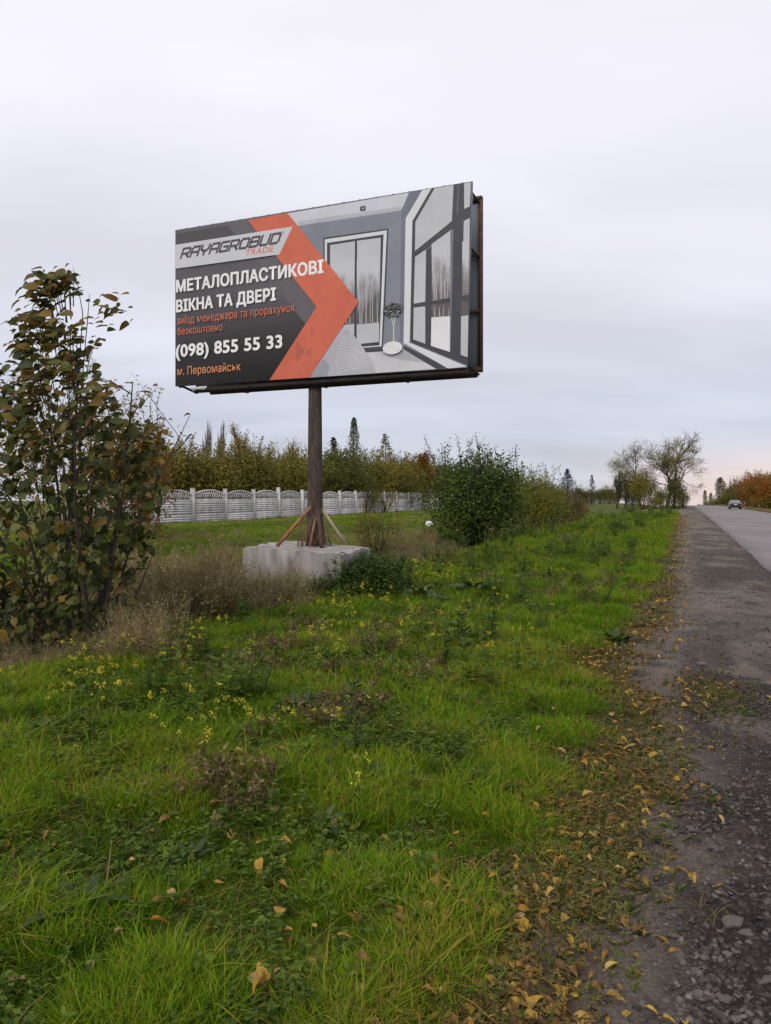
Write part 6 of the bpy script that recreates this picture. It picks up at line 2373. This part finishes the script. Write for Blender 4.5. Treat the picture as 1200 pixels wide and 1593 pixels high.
scrap(980, 1043, 0.07, 0.035, (0.50, 0.48, 0.72), 'small crumpled violet white wrapper at the gravel edge', 0.3)
scrap(1000, 1203, 0.02, 0.03, (0.72, 0.70, 0.68), 'tiny white scrap of paper among the leaves by the gravel', 0.8)


# ================================================================== silver car
def car():
    u = (1143.5 - 600) / 1150.0
    Y = 101.0
    X = u * Y
    s_, L_ = xy_to_sl(X, Y)
    z = float(prof(s_)) + 0.028 + 0.05 * math.sin(PI * (L_ - 1.6) / 6.25)
    root = empty('parked_car', (X, Y, z), 'silver hatchback car seen from behind driving away up the road', 'car', rz=-ROAD_TH)
    root.name = 'silver_car'
    root.scale = (0.80, 0.80, 0.80)
    paint = surf('car_paint', (0.20, 0.205, 0.225), (0.23, 0.235, 0.255), 3, 0.35, metal=0.3, spec=0.4)
    black = surf('car_trim', (0.02, 0.02, 0.021), (0.03, 0.03, 0.031), 10, 0.6)
    glass = surf('car_glass', (0.02, 0.024, 0.03), (0.03, 0.035, 0.04), 4, 0.08, spec=0.7)
    red = surf('tail_red', (0.35, 0.02, 0.02), (0.28, 0.02, 0.02), 6, 0.25)
    rub = surf('tyre_rubber', (0.02, 0.02, 0.02), (0.03, 0.03, 0.03), 20, 0.9)
    rimm = surf('rim_alloy', (0.4, 0.4, 0.42), (0.5, 0.5, 0.52), 8, 0.35, metal=0.8)
    # y: forward, x: right; sections along y  (y, half width low, half width belt, belt z, half width roof, roof z)
    secs = [(-2.10, 0.76, 0.80, 0.92, 0.60, 0.98), (-2.0, 0.84, 0.88, 1.0, 0.66, 1.30), (-1.75, 0.88, 0.90, 1.02, 0.66, 1.50), (-1.0, 0.90, 0.91, 1.02, 0.66, 1.57), (0.0, 0.90, 0.91, 1.0, 0.65, 1.56), (0.6, 0.90, 0.91, 0.99, 0.64, 1.46),
            (1.15, 0.90, 0.89, 0.98, 0.70, 1.10), (1.9, 0.86, 0.84, 0.88, 0.68, 0.92), (2.15, 0.74, 0.74, 0.72, 0.60, 0.76)]
    V, F = [], []
    for y, a, b, zb, c, zr in secs:
        V += [[-a, y, 0.28], [-a - 0.02, y, 0.55], [-b, y, zb], [-c, y, zr - 0.04], [-c * 0.7, y, zr], [c * 0.7, y, zr], [c, y, zr - 0.04], [b, y, zb], [a + 0.02, y, 0.55], [a, y, 0.28]]
    k = 10
    for i in range(len(secs) - 1):
        for j in range(k):
            F.append([i * k + j, i * k + (j + 1) % k, (i + 1) * k + (j + 1) % k, (i + 1) * k + j])
    F += [list(range(k)), list(range((len(secs) - 1) * k, len(secs) * k))[::-1]]
    mb = MB()
    mb.add(V, [f[::-1] for f in F])
    mb.build('body', paint, root)
    MB().add([[-0.66, -2.06, 1.03], [0.66, -2.06, 1.03], [0.56, -1.82, 1.45], [-0.56, -1.82, 1.45], [-0.66, -2.02, 1.03], [0.66, -2.02, 1.03], [0.56, -1.78, 1.45], [-0.56, -1.78, 1.45]],
             [[0, 1, 2, 3], [0, 4, 5, 1], [3, 2, 6, 7]]).build('rear_window', glass, root)
    for sx in (-1, 1):
        mb = MB()
        mb.add([[sx * 0.915, -1.6, 1.05], [sx * 0.915, 0.8, 1.03], [sx * 0.70, 0.35, 1.46], [sx * 0.69, -1.5, 1.47]], [[0, 1, 2, 3]])
        mb.build('side_window', glass, root)
        t = MB().box((sx * 0.74, -2.08, 0.90), (0.24, 0.10, 0.20)).build('tail_light', red, root)
        MB().box((sx * 1.0, 0.55, 1.02), (0.18, 0.10, 0.13)).build('mirror', paint, root)
        for y in (-1.3, 1.32):
            th = np.linspace(0, 2 * PI, 20, endpoint=False)
            w = MB()
            prof_ = [(0.2, -0.10), (0.32, -0.10), (0.335, -0.06), (0.335, 0.06), (0.32, 0.10), (0.2, 0.10)]
            Vw = [[sx * 0.82 + o_, y + r_ * math.cos(a), 0.335 + r_ * math.sin(a)] for r_, o_ in prof_ for a in th]
            Fw = [[p * 20 + q, p * 20 + (q + 1) % 20, ((p + 1) % 6) * 20 + (q + 1) % 20, ((p + 1) % 6) * 20 + q] for p in range(6) for q in range(20)]
            w.add(Vw, Fw)
            wo = w.build('wheel', rub, root)
            rm = MB()
            rm.tube([(sx * 0.75, y, 0.335), (sx * 0.905, y, 0.335)], 0.205, 12)
            rm.build('rim', rimm, wo)
    MB().box((0, -2.10, 0.50), (1.66, 0.16, 0.26)).box((0, -2.06, 0.36), (1.5, 0.14, 0.12)).build('bumper', black, root)
    MB().box((0, -2.13, 0.83), (0.52, 0.02, 0.115)).build('number_plate', surf('plate_white', (0.72, 0.72, 0.72), (0.66, 0.66, 0.66), 8, 0.5), root)
    MB().box((0, -2.095, 0.74), (1.2, 0.03, 0.05)).build('trim_strip', black, root)


car()
